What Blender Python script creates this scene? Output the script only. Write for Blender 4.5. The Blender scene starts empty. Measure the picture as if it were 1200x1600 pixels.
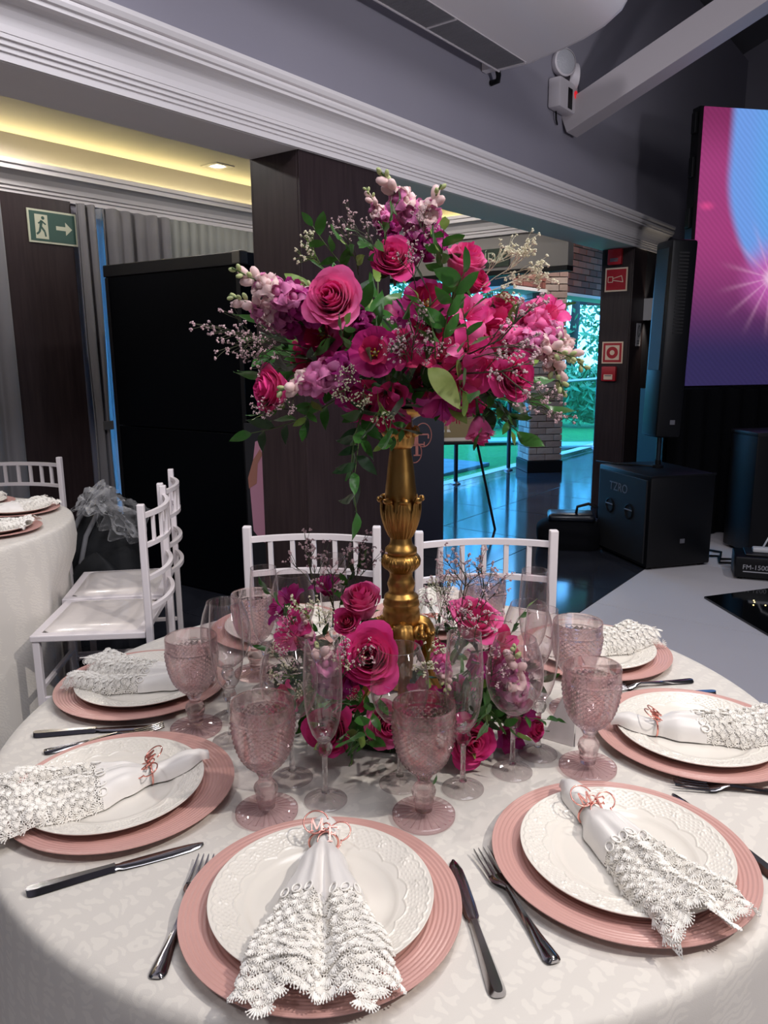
import bpy, bmesh, math, random
from math import sin, cos, pi, radians as rad, sqrt, atan2
from mathutils import Vector, Matrix
SC = bpy.context.scene
COL = SC.collection
random.seed(7)
# ------------------------------------------------------------------ camera
EYE = Vector((0, 0, 1.432))
FPX, PITCH, ROLL = 1202.0, rad(11.73), rad(0.5)
AX = Vector((1, 0, 0)); AF = Vector((0, cos(PITCH), -sin(PITCH))); AU = Vector((0, sin(PITCH), cos(PITCH)))
CR = AX * cos(ROLL) - AU * sin(ROLL); CU = AX * sin(ROLL) + AU * cos(ROLL)
cd = bpy.data.cameras.new('camera'); cam = bpy.data.objects.new('camera', cd); COL.objects.link(cam)
cd.sensor_fit = 'VERTICAL'; cd.sensor_height = 32; cd.lens = FPX / 1600 * 32; cd.clip_start = 0.02; cd.clip_end = 200
m = Matrix.Identity(4)
for i in range(3):
    m[i][0] = CR[i]; m[i][1] = CU[i]; m[i][2] = -AF[i]; m[i][3] = EYE[i]
cam.matrix_world = m
SC.camera = cam
def ray(x, y): return CR * (x - 600) + CU * (800 - y) + AF * FPX
def at(x, y, Y):
    d = ray(x, y); return EYE + d * (Y / d.y)
def onz(x, y, z):
    d = ray(x, y); return EYE + d * ((z - EYE.z) / d.z)
# ------------------------------------------------------------------ world, lights, exposure
SC.view_settings.view_transform = 'Standard'; SC.view_settings.look = 'None'
SC.view_settings.exposure = 0.1; SC.view_settings.gamma = 1.0; SC.view_settings.use_curve_mapping = False
w = bpy.data.worlds.new('sky'); SC.world = w; w.use_nodes = True
bg = w.node_tree.nodes['Background']; bg.inputs[0].default_value = (0.13, 0.47, 1.0, 1); bg.inputs[1].default_value = 6.0
cy = SC.cycles
cy.max_bounces = 9; cy.diffuse_bounces = 3; cy.glossy_bounces = 3; cy.transmission_bounces = 8; cy.transparent_max_bounces = 20
cy.use_adaptive_sampling = True; cy.adaptive_threshold = 0.025
cy.caustics_reflective = False; cy.caustics_refractive = False; cy.sample_clamp_indirect = 4.0; cy.blur_glossy = 0.5
def light(name, kind, loc, target, energy, color, size=0.3, spot=60, blend=0.6):
    l = bpy.data.lights.new(name, kind); l.energy = energy; l.color = color
    if kind == 'SPOT': l.spot_size = rad(spot); l.spot_blend = blend; l.shadow_soft_size = size
    elif kind == 'AREA': l.shape = 'DISK'; l.size = size
    else: l.shadow_soft_size = size
    o = bpy.data.objects.new(name, l); COL.objects.link(o); o.location = loc
    o.rotation_euler = (Vector(target) - Vector(loc)).to_track_quat('-Z', 'Y').to_euler()
    return o
light('ceiling_spot_key', 'SPOT', (2.6, -0.2, 4.1), (0.1, 1.35, 0.9), 350, (1.0, 0.93, 0.87), 0.06, 50, 0.7)
light('ceiling_spot_second', 'SPOT', (1.6, 3.3, 4.4), (0.0, 1.3, 0.8), 165, (1.0, 0.94, 0.9), 0.06, 60, 0.7)
light('fill_spot_front_left', 'SPOT', (-1.2, -1.0, 4.2), (-0.1, 1.3, 0.9), 95, (0.97, 0.95, 1.0), 0.2, 70, 0.8)  # added fill from the front left, brightens the flowers
light('fill_point_right', 'POINT', (3.6, -2.2, 2.2), (0, 0, 0), 55, (0.98, 0.94, 0.96), 0.25)  # added unseen point light, lifts the upper wall and fills from behind the camera
light('fill_point_left', 'POINT', (-2.6, -2.4, 2.2), (0, 0, 0), 35, (0.98, 0.94, 0.96), 0.25)  # added unseen point light, weaker fill from the left
light('fill_area_hall', 'AREA', (1.0, 0.6, 4.5), (1.0, 0.6, 0), 70, (0.93, 0.93, 1.0), 2.5)  # added unseen area light raising the general room brightness
light('fill_spot_left', 'SPOT', (-0.3, 0.6, 4.2), (-1.5, 3.0, 0.7), 110, (0.96, 0.95, 1.0), 0.12, 42, 0.8)  # added unseen spot brightening the neighbouring table
light('fill_spot_floor', 'SPOT', (3.2, 2.4, 4.6), (1.9, 4.0, 0), 130, (0.95, 0.94, 1.0), 0.1, 50, 0.8)  # added unseen spot brightening the floor on the right
light('fill_spot_upper_wall', 'SPOT', (2.9, 1.0, 2.0), (0.4, 4.6, 3.0), 150, (0.97, 0.94, 1.0), 0.15, 75, 0.9)  # added unseen spot brightening upper wall, cornice and air conditioner
light('fill_spot_beam_wall', 'SPOT', (-0.2, -0.8, 3.9), (-0.2, 3.3, 2.6), 260, (0.95, 0.93, 1.0), 0.2, 80, 0.9)  # added unseen spot lifting the beam wall
# ------------------------------------------------------------------ colour and materials
def lin(c): c /= 255.0; return c / 12.92 if c <= 0.04045 else ((c + 0.055) / 1.055) ** 2.4
def S(r, g, b): return (lin(r), lin(g), lin(b), 1.0)
MATS = {}
def mat(name, col=(0.8, 0.8, 0.8, 1), rough=0.5, metal=0.0, spec=0.5, emit=None, estr=1.0, trans=0.0, sheen=0.0, noise=None, bump=None, coat=0.0, stretch=None):
    if name in MATS: return MATS[name]
    m = bpy.data.materials.new(name); m.use_nodes = True; MATS[name] = m
    N, L = m.node_tree.nodes, m.node_tree.links
    b = N['Principled BSDF']; I = b.inputs
    I['Base Color'].default_value = col; I['Roughness'].default_value = rough; I['Metallic'].default_value = metal
    I['Specular IOR Level'].default_value = spec; I['Transmission Weight'].default_value = trans
    I['Sheen Weight'].default_value = sheen; I['Coat Weight'].default_value = coat
    if emit: I['Emission Color'].default_value = emit; I['Emission Strength'].default_value = estr
    tc = N.new('ShaderNodeTexCoord'); src = tc.outputs['Object']
    if stretch:
        mp = N.new('ShaderNodeMapping'); mp.inputs['Scale'].default_value = stretch; L.new(src, mp.inputs[0]); src = mp.outputs[0]
    if noise:   # (scale, second colour, contrast)
        t = N.new('ShaderNodeTexNoise'); t.inputs['Scale'].default_value = noise[0]; t.inputs['Detail'].default_value = 5
        L.new(src, t.inputs['Vector'])
        r = N.new('ShaderNodeValToRGB'); k = noise[2] if len(noise) > 2 else 0.2
        r.color_ramp.elements[0].position = 0.5 - k; r.color_ramp.elements[1].position = 0.5 + k
        r.color_ramp.elements[0].color = col; r.color_ramp.elements[1].color = noise[1]
        L.new(t.outputs[0], r.inputs[0]); L.new(r.outputs[0], I['Base Color'])
    if bump:    # (scale, strength, distance)
        t = N.new('ShaderNodeTexNoise'); t.inputs['Scale'].default_value = bump[0]; t.inputs['Detail'].default_value = 4
        L.new(src, t.inputs['Vector'])
        bp = N.new('ShaderNodeBump'); bp.inputs['Strength'].default_value = bump[1]; bp.inputs['Distance'].default_value = bump[2]
        L.new(t.outputs[0], bp.inputs['Height']); L.new(bp.outputs[0], I['Normal'])
    return m
def thin_glass(name, tint, edge, power=2.5, gain=1.0, body=None, rimlit=0.0):
    """clear thin-walled glass: light passes, the tint deepens at grazing angles, Fresnel reflection on top"""
    m = bpy.data.materials.new(name); m.use_nodes = True; MATS[name] = m
    N, L = m.node_tree.nodes, m.node_tree.links
    N.remove(N['Principled BSDF']); out = N['Material Output']
    tr = N.new('ShaderNodeBsdfTransparent'); gl = N.new('ShaderNodeBsdfGlossy'); gl.inputs['Roughness'].default_value = 0.03
    lw = N.new('ShaderNodeLayerWeight'); lw.inputs['Blend'].default_value = 0.5
    pt = N.new('ShaderNodeMath'); pt.operation = 'POWER'; pt.inputs[1].default_value = power; L.new(lw.outputs['Facing'], pt.inputs[0])
    mx = N.new('ShaderNodeMix'); mx.data_type = 'RGBA'; mx.inputs[6].default_value = tint; mx.inputs[7].default_value = edge
    L.new(pt.outputs[0], mx.inputs[0]); L.new(mx.outputs[2], tr.inputs['Color'])
    fr = N.new('ShaderNodeLayerWeight'); fr.inputs['Blend'].default_value = 0.5
    pw = N.new('ShaderNodeMath'); pw.operation = 'POWER'; pw.inputs[1].default_value = 5.0; L.new(fr.outputs['Facing'], pw.inputs[0])   # Schlick reflection
    mu = N.new('ShaderNodeMath'); mu.operation = 'MULTIPLY_ADD'; mu.inputs[1].default_value = 0.6 * gain; mu.inputs[2].default_value = 0.05 * gain; mu.use_clamp = True
    L.new(pw.outputs[0], mu.inputs[0])
    ms = N.new('ShaderNodeMixShader'); L.new(mu.outputs[0], ms.inputs[0]); L.new(tr.outputs[0], ms.inputs[1]); L.new(gl.outputs[0], ms.inputs[2])
    if body:   # pale diffuse share painting scattered light, stronger at edges in place of reflections: (share, colour)
        df = N.new('ShaderNodeBsdfDiffuse'); df.inputs[0].default_value = body[1]; tl = N.new('ShaderNodeBsdfTranslucent'); tl.inputs[0].default_value = body[1]
        m1 = N.new('ShaderNodeMixShader'); m1.inputs[0].default_value = .5; L.new(df.outputs[0], m1.inputs[1]); L.new(tl.outputs[0], m1.inputs[2])
        m2 = N.new('ShaderNodeMixShader'); sh = N.new('ShaderNodeMath'); sh.operation = 'MULTIPLY_ADD'; L.new(pt.outputs[0], sh.inputs[0]); sh.inputs[1].default_value = rimlit; sh.inputs[2].default_value = body[0]; L.new(sh.outputs[0], m2.inputs[0]); L.new(ms.outputs[0], m2.inputs[1]); L.new(m1.outputs[0], m2.inputs[2]); ms = m2
    L.new(ms.outputs[0], out.inputs['Surface'])
    return m
def pressed_glass(name, tint, share=0.5):
    m = bpy.data.materials.new(name); m.use_nodes = True; MATS[name] = m
    N, L = m.node_tree.nodes, m.node_tree.links
    N.remove(N['Principled BSDF']); out = N['Material Output']
    tr = N.new('ShaderNodeBsdfTransparent'); tr.inputs[0].default_value = tint
    g = N.new('ShaderNodeBsdfGlass'); g.inputs['Color'].default_value = tint; g.inputs['IOR'].default_value = 1.5; g.inputs['Roughness'].default_value = 0.02
    ms = N.new('ShaderNodeMixShader'); ms.inputs[0].default_value = share
    L.new(tr.outputs[0], ms.inputs[1]); L.new(g.outputs[0], ms.inputs[2]); L.new(ms.outputs[0], out.inputs['Surface'])
    return m
# ------------------------------------------------------------------ mesh building
class MB:
    def __init__(s): s.v = []; s.f = []; s.M = Matrix.Identity(4)
    def add(s, vs, fs):
        n = len(s.v); s.v += [tuple(s.M @ Vector(p)) for p in vs]; s.f += [tuple(i + n for i in f) for f in fs]; return s
    def at(s, loc=(0, 0, 0), rz=0, M=None):
        s.M = M if M is not None else Matrix.Translation(loc) @ Matrix.Rotation(rz, 4, 'Z'); return s
    def box(s, x0, x1, y0, y1, z0, z1, b=0.0):
        if b <= 0:
            vs = [(x, y, z) for z in (z0, z1) for y in (y0, y1) for x in (x0, x1)]
            return s.add(vs, [(0, 2, 3, 1), (4, 5, 7, 6), (0, 1, 5, 4), (2, 6, 7, 3), (0, 4, 6, 2), (1, 3, 7, 5)])
        b = min(b, (x1 - x0) * .49, (y1 - y0) * .49, (z1 - z0) * .49)
        bm = bmesh.new(); bmesh.ops.create_cube(bm, size=1)
        for v in bm.verts: v.co = Vector(((x0 + x1) / 2 + v.co.x * (x1 - x0), (y0 + y1) / 2 + v.co.y * (y1 - y0), (z0 + z1) / 2 + v.co.z * (z1 - z0)))
        bmesh.ops.bevel(bm, geom=bm.edges[:], offset=b, segments=2, affect='EDGES', profile=0.5)
        bm.verts.index_update()
        s.add([v.co.copy() for v in bm.verts], [[v.index for v in f.verts] for f in bm.faces]); bm.free(); return s
    def lathe(s, prof, n=32, mod=None, cap0=True, cap1=True, loop=False):
        """prof: (r, z) list; mod(theta, k) -> radius factor"""
        vs = []; k = len(prof)
        for i, (r, z) in enumerate(prof):
            for j in range(n):
                a = 2 * pi * j / n; q = r * (mod(a, i) if mod else 1)
                vs.append((q * cos(a), q * sin(a), z))
        fs = []
        for i in range(k if loop else k - 1):
            for j in range(n):
                a, b2 = i * n + j, i * n + (j + 1) % n; i2 = (i + 1) % k
                fs.append((a, b2, i2 * n + (j + 1) % n, i2 * n + j))
        if not loop:
            if cap0: fs.append(tuple(reversed(range(n))))
            if cap1: fs.append(tuple((k - 1) * n + j for j in range(n)))
        return s.add(vs, fs)
    def tube(s, pts, r, n=8, closed=False, cap=True):
        pts = [Vector(p) for p in pts]; k = len(pts); vs = []; up = None
        R = r if isinstance(r, (list, tuple)) else [r] * k
        for i in range(k):
            a = pts[(i - 1) % k] if (i > 0 or closed) else pts[i]; b2 = pts[(i + 1) % k] if (i < k - 1 or closed) else pts[i]
            t = (b2 - a)
            if t.length < 1e-9: t = Vector((0, 0, 1))
            t.normalize()
            if up is None: up = t.orthogonal().normalized()
            up = (up - t * up.dot(t))
            if up.length < 1e-6: up = t.orthogonal()
            up.normalize(); sd = t.cross(up)
            for j in range(n):
                q = 2 * pi * j / n; vs.append(pts[i] + (up * cos(q) + sd * sin(q)) * R[i])
        fs = []
        for i in range(k if closed else k - 1):
            i2 = (i + 1) % k
            for j in range(n):
                fs.append((i * n + j, i * n + (j + 1) % n, i2 * n + (j + 1) % n, i2 * n + j))
        if cap and not closed: fs += [tuple(reversed(range(n))), tuple((k - 1) * n + j for j in range(n))]
        return s.add(vs, fs)
    def cyl(s, p0, p1, r0, r1=None, n=16): return s.tube([p0, p1], [r0, r0 if r1 is None else r1], n)
    def grid(s, fn, nu, nv, wrap=False):
        vs = [fn(i / nu, j / nv) for j in range(nv + 1) for i in range(nu + (0 if wrap else 1))]
        k = nu if wrap else nu + 1
        fs = [(j * k + i, j * k + (i + 1) % k, (j + 1) * k + (i + 1) % k, (j + 1) * k + i) for j in range(nv) for i in range(nu)]
        return s.add(vs, fs)
    def prism(s, poly, z0, z1):
        n = len(poly)
        return s.add([(x, y, z0) for x, y in poly] + [(x, y, z1) for x, y in poly],
                     [tuple(reversed(range(n))), tuple(range(n, 2 * n))] + [(i, (i + 1) % n, n + (i + 1) % n, n + i) for i in range(n)])
    def ball(s, c, r, n=10, m=6, sc=(1, 1, 1)):
        pr = []
        c = Vector(c)
        vs = [c + Vector((0, 0, -r * sc[2]))]
        for i in range(1, m):
            a = -pi / 2 + pi * i / m
            for j in range(n):
                q = 2 * pi * j / n; vs.append(c + Vector((r * cos(a) * cos(q) * sc[0], r * cos(a) * sin(q) * sc[1], r * sin(a) * sc[2])))
        vs.append(c + Vector((0, 0, r * sc[2]))); fs = []
        for j in range(n): fs.append((0, 1 + (j + 1) % n, 1 + j)); fs.append((len(vs) - 1, 1 + (m - 2) * n + j, 1 + (m - 2) * n + (j + 1) % n))
        for i in range(m - 2):
            for j in range(n): a = 1 + i * n + j; b2 = 1 + i * n + (j + 1) % n; fs.append((a, b2, b2 + n, a + n))
        return s.add(vs, fs)
    def mesh(s, name, mt, smooth=None):
        me = bpy.data.meshes.new(name); me.from_pydata(s.v, [], s.f); me.validate()
        bm = bmesh.new(); bm.from_mesh(me); bmesh.ops.recalc_face_normals(bm, faces=bm.faces); bm.to_mesh(me); bm.free()
        if mt: me.materials.append(mt)
        if smooth is not None:
            if smooth >= 180: me.polygons.foreach_set('use_smooth', [True] * len(me.polygons))
            else:
                me.polygons.foreach_set('use_smooth', [True] * len(me.polygons)); me.set_sharp_from_angle(angle=rad(smooth))
        return me
    def build(s, name, mt, parent=None, smooth=None, loc=None):
        return obj(name, s.mesh(name, mt, smooth), parent, loc)
def obj(name, me, parent=None, loc=None, rot=None, M=None):
    o = bpy.data.objects.new(name, me); COL.objects.link(o)
    if parent: o.parent = parent
    if loc is not None: o.location = loc
    if rot is not None: o.rotation_euler = rot
    if M is not None: o.matrix_local = M
    return o
def tag(o, label=None, cat=None, group=None, kind=None):
    if label: o['label'] = label
    if cat: o['category'] = cat
    if group: o['group'] = group
    if kind: o['kind'] = kind
    return o
def thing(name, label, cat, loc=(0, 0, 0), rz=0.0, group=None, M=None):
    o = bpy.data.objects.new(name, None); COL.objects.link(o); o.empty_display_size = 0.05
    if M is not None: o.matrix_world = M
    else: o.location = loc; o.rotation_euler = (0, 0, rz)
    return tag(o, label, cat, group)
def copy_tree(o, parent=None):
    c = o.copy(); COL.objects.link(c)
    if parent: c.parent = parent; c.matrix_parent_inverse = o.matrix_parent_inverse
    for ch in o.children: copy_tree(ch, c)
    return c
def dup(o, label, loc=None, rz=None, group=None, M=None, cat=None):
    c = copy_tree(o); c['label'] = label
    if group: c['group'] = group
    if cat: c['category'] = cat
    if M is not None: c.matrix_world = M
    else:
        if loc is not None: c.location = loc
        if rz is not None: c.rotation_euler = (0, 0, rz)
    return c
def struct(o): o['kind'] = 'structure'; return o
def frame(axis, up=(0, 0, 1), loc=(0, 0, 0), scale=1.0, spin=0.0):
    """matrix with local +Z along axis"""
    z = Vector(axis).normalized(); u = Vector(up)
    x = u.cross(z)
    if x.length < 1e-4: x = Vector((1, 0, 0)).cross(z)
    if x.length < 1e-4: x = Vector((0, 1, 0)).cross(z)
    x.normalize(); y = z.cross(x)
    M = Matrix((x, y, z)).transposed().to_4x4()
    return Matrix.Translation(loc) @ M @ Matrix.Rotation(spin, 4, 'Z') @ Matrix.Scale(scale, 4)
# ------------------------------------------------------------------ room frame: t runs along the beam wall, w away from the hall
RO = Vector((-0.356, 3.565, 0)); RA = atan2(0.7976, 0.6032)
RM = Matrix.Translation(RO) @ Matrix.Rotation(RA, 4, 'Z')
def tw(t, w, z=0.0): return RM @ Vector((t, w, z))
def rbox(name, mt, t0, t1, w0, w1, z0, z1, parent=None, b=0.0):
    return MB().at(M=RM).box(t0, t1, w0, w1, z0, z1, b).build(name, mt, parent)
def extrude(name, mt, prof, t0, t1, parent=None, axis='t', at_=0.0, smooth=None):
    """prof: (w,z) polygon swept along t, or (t,z) polygon swept along w"""
    n = len(prof); mb = MB().at(M=RM)
    f = (lambda p, s: (s, p[0], p[1])) if axis == 't' else (lambda p, s: (p[0], s, p[1]))
    mb.add([f(p, t0) for p in prof] + [f(p, t1) for p in prof],
           [tuple(range(n)), tuple(range(n, 2 * n))] + [(i, (i + 1) % n, n + (i + 1) % n, n + i) for i in range(n)])
    return mb.build(name, mt, parent, smooth)
M_wall = mat('wall_paint_lilac_grey', S(146, 143, 156), 0.75, noise=(1.5, S(152, 149, 160), 0.3))
M_white = mat('white_plaster', S(226, 221, 221), 0.6, bump=(60, 0.05, 0.002))
M_ceil = mat('ceiling_plaster', S(200, 194, 192), 0.7)
M_roof = mat('hall_roof_paint', S(128, 128, 132), 0.8)
M_wood = mat('dark_walnut_panel', S(42, 32, 34), 0.42, spec=.3, stretch=(9, 9, 0.7), noise=(5, S(60, 48, 49), 0.28), bump=(9, 0.05, 0.002))
M_tile = mat('dark_polished_tile', S(30, 32, 40), 0.1, spec=0.7, noise=(2.2, S(46, 48, 56), 0.3), bump=(2.5, 0.05, 0.006))
M_grout = mat('floor_grout', S(60, 60, 66), 0.8)
M_pale = mat('pale_floor_panel', S(196, 192, 196), 0.42, noise=(1.2, S(204, 200, 203), 0.3))
M_black = mat('matt_black', S(7, 8, 11), 0.5, spec=0.25)
M_cloth_blk = mat('black_fabric', S(10, 11, 15), 0.9, spec=0.1)
# floor: grout bed with tiles
floor = struct(rbox('floor', M_grout, -6, 9.5, -9, 2.06, -0.08, -0.006))
MB().at(M=RM).box(-6, 3.62, 2.06, 2.56, -0.08, -0.001).build('floor_strip', M_tile, floor)
tile_me = MB().box(0.003, 0.897, 0.003, 0.897, -0.012, 0, 0.0015).mesh('tile', M_tile)
pale_me = MB().box(0.002, 1.198, 0.002, 1.198, -0.012, 0, 0.001).mesh('floor_panel', M_pale)
edge_me = MB().box(0.003, 0.897, 0.003, 0.18, -0.012, 0, 0.0015).mesh('tile', M_tile)
for i in range(-2, 10):
    for j in range(3): obj('tile', tile_me, floor, M=RM @ Matrix.Translation((i * 0.9, -0.835 + j * 0.9, 0)))
    obj('tile', edge_me, floor, M=RM @ Matrix.Translation((i * 0.9, -0.835 + 2.7, 0)))
for i in range(-4, 7):
    for j in range(5): obj('floor_panel', pale_me, floor, M=RM @ Matrix.Translation((i * 1.2 + 0.3, -0.835 - 1.2 * (j + 1), 0)))
# hall walls and roof
wall = struct(rbox('wall_beam', M_wall, -6, 7.5, 0.002, 0.303, 2.306, 4.62))
struct(rbox('trim_1', M_white, -6, 4.47, 0.0, 0.303, 2.294, 2.304))                  # white soffit under the beam
prof = [(0.0, 2.295), (-0.014, 2.295), (-0.014, 2.318), (-0.020, 2.320), (-0.020, 2.334), (-0.027, 2.336), (-0.027, 2.350), (-0.034, 2.352), (-0.034, 2.366)]
prof += [(-0.036 - 0.05 * (1 - cos(a)), 2.366 + 0.085 * sin(a)) for a in [pi / 2 * k / 6 for k in range(7)]]
prof += [(-0.092, 2.452), (-0.092, 2.464), (-0.10, 2.468), (-0.104, 2.480), (-0.10, 2.492), (-0.092, 2.496), (-0.105, 2.50), (-0.112, 2.515), (-0.112, 2.530), (0.0, 2.532)]
struct(extrude('trim_2', M_white, prof, -6, 4.9))                                      # stepped cornice under the upper wall
struct(rbox('wall_far', M_wall, 7.5, 7.65, -9, 0.3, 0, 7))
struct(rbox('wall_stage', mat('dark_wall_panel', S(28, 26, 32), 0.7), 4.52, 7.5, 0.01, 0.303, 0, 2.305))
struct(rbox('wall_right', M_wall, -6, 7.5, -9.15, -9, 0, 7))
struct(rbox('wall_behind', M_wall, -6.15, -6, -9, 2.5, 0, 7))
extr = [(0.31, 4.60), (-4.5, 6.6), (-9.1, 4.60), (-9.1, 4.75), (-4.5, 6.75), (0.31, 4.75)]
struct(extrude('ceiling_hall', M_roof, extr, -6.1, 7.6))
# low zone behind the beam: ceiling, curtain wall, header over the veranda opening
struct(rbox('ceiling_low', M_ceil, -6, 9.2, 0.303, 2.55, 2.76, 2.86))
cw = struct(rbox('wall_curtain', M_wall, -6, 0.51, 2.42, 2.55, 0, 2.80))
struct(rbox('wall_window_side', M_wall, 0.62, 3.62, 2.42, 2.55, 0, 2.80))
struct(rbox('wall_over_window', M_wall, 0.51, 0.62, 2.42, 2.55, 2.35, 2.80))
M_pane = thin_glass('window_pane', (0.92, 0.97, 1, 1), (0.8, 0.9, 0.95, 1), 2.5, 0.8)
struct(rbox('window_1', M_pane, 0.51, 0.62, 2.48, 2.486, 0, 2.35))
cv = [(0.0, 2.40), (-0.03, 2.40), (-0.03, 2.425), (-0.045, 2.43), (-0.045, 2.445), (-0.06, 2.45), (-0.07, 2.475), (-0.095, 2.50), (-0.13, 2.515), (-0.16, 2.52), (-0.16, 2.545), (-0.175, 2.55), (-0.175, 2.575), (-0.15, 2.575), (-0.15, 2.56), (0.0, 2.56)]
struct(extrude('trim_3', M_white, [(2.42 + a, z) for a, z in cv], -6, 3.55))
struct(extrude('trim_4', M_white, [(3.5 + a, z) for a, z in cv], 0.31, 2.42, axis='w'))
M_led = mat('warm_strip_light', S(255, 244, 200), 0.5, emit=S(255, 236, 160), estr=26)
def strip(nm, lab, *b):
    o = rbox(nm, M_led, *b); return tag(o, lab, 'light')
strip('cove_light_strip', 'yellow light strip hidden on the ledge above the curtains', -3.5, 3.2, 2.375, 2.40, 2.561, 2.569)
strip('cove_light_strip', 'yellow light strip hidden on the ledge above the veranda doorway', 3.455, 3.48, 0.5, 2.2, 2.561, 2.569)
struct(rbox('wall_header', mat('header_paint', S(150, 146, 142), 0.7), 3.5, 3.6, 0.303, 2.42, 2.115, 2.76))
struct(rbox('trim_5', M_black, 3.49, 3.61, 0.303, 2.42, 2.075, 2.115))
# downlight in the low ceiling
dl = thing('ceiling_downlight', 'small square recessed downlight in the low ceiling left of the column', 'light', onz(340, 259, 2.76))
dl.rotation_euler = (0, 0, RA)
MB().box(-.085, .085, -.085, -.05, -.006, 0).box(-.085, .085, .05, .085, -.006, 0).box(-.085, -.05, -.05, .05, -.006, 0).box(.05, .085, -.05, .05, -.006, 0).build('frame', M_white, dl)
MB().lathe([(.05, -.003), (.035, -.001), (.0, -.001)], 20, cap0=False, cap1=False).build('lamp', mat('downlight_glow', S(255, 250, 235), .5, emit=S(255, 250, 235), estr=9), dl)
for k_, (t_, w_, e_) in enumerate(((1.0, 1.3, 24), (-1.0, 1.35, 28), (-0.2, 1.9, 20), (2.6, 1.2, 26))):
    light('low_ceiling_downlight_and_fill', 'SPOT', tw(t_, w_, 2.735), tw(t_, w_, 0), e_ * .62, (1.0, .95, .92), .04, 174, .15)  # downlight glow plus added unseen lamps brightening curtains, cornice and header
light('fill_spot_veranda', 'SPOT', tw(5.4, .9, 2.72), tw(5.9, 1.6, 0.6), 40, (1.0, .90, .82), .05, 168, .3)  # added unseen lamp brightening the brick pillar and lintel
# wood clad columns
def column(name, label, t0, t1, w0, w1, joints):
    c = thing(name, label, 'column', tw(t0, w0), RA)
    L, D = t1 - t0, w1 - w0
    MB().box(0.012, L - 0.012, 0.012, D - 0.012, 0, 2.294).build('core', M_black, c)
    e = 0.0015
    xs = [0] + joints + [L]
    for a, b in zip(xs[:-1], xs[1:]):
        MB().box(a + e, b - e, 0, 0.012, 0.0, 2.293, 0.0012).build('panel', M_wood, c)
        MB().box(a + e, b - e, D - 0.012, D, 0.0, 2.293, 0.0012).build('panel', M_wood, c)
    MB().box(0, 0.012, 0.0135, D - 0.0135, 0.0, 2.293, 0.0012).build('panel', M_wood, c)
    MB().box(L - 0.012, L, 0.0135, D - 0.0135, 0.0, 2.293, 0.0012).build('panel', M_wood, c)
    return c
column('wood_column', 'dark walnut clad square column standing behind the flower arrangement', 0, 0.66, 0, 0.302, [0.33])
column('wood_column', 'dark walnut clad column carrying the red fire signs', 4.18, 4.50, 0.0, 0.285, [])
MB().at(M=RM).box(-0.11, 0.36, 2.34, 2.415, 0, 2.40, .002).build('wood_panel', M_wood)
wp = bpy.data.objects['wood_panel']; tag(wp, 'tall dark walnut wall panel carrying the green exit sign', 'wall panel')
# curtains
M_curt = mat('grey_curtain_linen', S(132, 130, 134), 0.9, spec=0.1, sheen=0.2, bump=(300, 0.15, 0.001))
def curtain(name, label, t0, t1, folds, amp, w0, mt, z0=0.02, z1=2.39, taper=0.0, slant=0.0):
    n = max(24, folds * 10)
    def fn(u, v):
        a = u * folds * 2 * pi; z = z0 + (z1 - z0) * v
        k = amp * (0.75 + 0.4 * sin(u * 17.3)) * (1 - 0.35 * v)
        u2 = u + 0.12 * sin(a + 0.6) / folds * 0.8
        g = 1 - taper * math.exp(-((z - 0.9) / 0.45) ** 2)
        return (t0 + (t1 - t0) * (0.5 + (u2 - 0.5) * g) + slant * (1 - v), w0 + k * sin(a) + 0.01 * sin(3 * v + u * 9), z)
    mb = MB().at(M=RM).grid(fn, n, 14)
    o = mb.build(name, mt, None, 180)
    md = o.modifiers.new('thickness', 'SOLIDIFY'); md.thickness = 0.003
    return tag(o, label, 'curtain')
curtain('curtain', 'grey pleated curtain left of the walnut wall panel', -1.3, -0.12, 9, 0.045, 2.33, M_curt)
curtain('curtain', 'narrow grey curtain hanging straight beside the walnut wall panel', 0.37, 0.50, 2, 0.03, 2.30, M_curt, taper=0.25)
curtain('curtain', 'grey pleated curtain showing above the tall black cabinet', 0.58, 1.12, 5, 0.045, 2.33, M_curt)
M_sheer = mat('grey_sheer_curtain', S(150, 152, 148), 0.9, spec=0.1)
curtain('curtain', 'thin finely gathered grey curtain reaching behind the wood column', 1.13, 3.3, 26, 0.022, 2.35, M_sheer)
M_blue = bpy.data.materials.new('backlit_voile'); M_blue.use_nodes = True
N_, L_ = M_blue.node_tree.nodes, M_blue.node_tree.links
ta = N_.new('ShaderNodeBsdfTranslucent'); ta.inputs[0].default_value = S(225, 228, 235); ms = N_.new('ShaderNodeMixShader'); ms.inputs[0].default_value = 0.35
L_.new(ta.outputs[0], ms.inputs[1]); L_.new(N_['Principled BSDF'].outputs[0], ms.inputs[2]); L_.new(ms.outputs[0], N_['Material Output'].inputs[0])
curtain('voile_curtain', 'strip of voile glowing blue with daylight beside the walnut panel', 0.50, 0.62, 2, 0.015, 2.39, M_blue)
tb = MB().at(M=RM).box(0.40, 0.48, 2.235, 2.241, 0.93, 0.99, .003).build('curtain_tie', mat('grey_band', S(95, 92, 92), .8))
tag(tb, 'grey tie band holding the narrow curtain beside the black cabinet', 'curtain tie')
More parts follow.
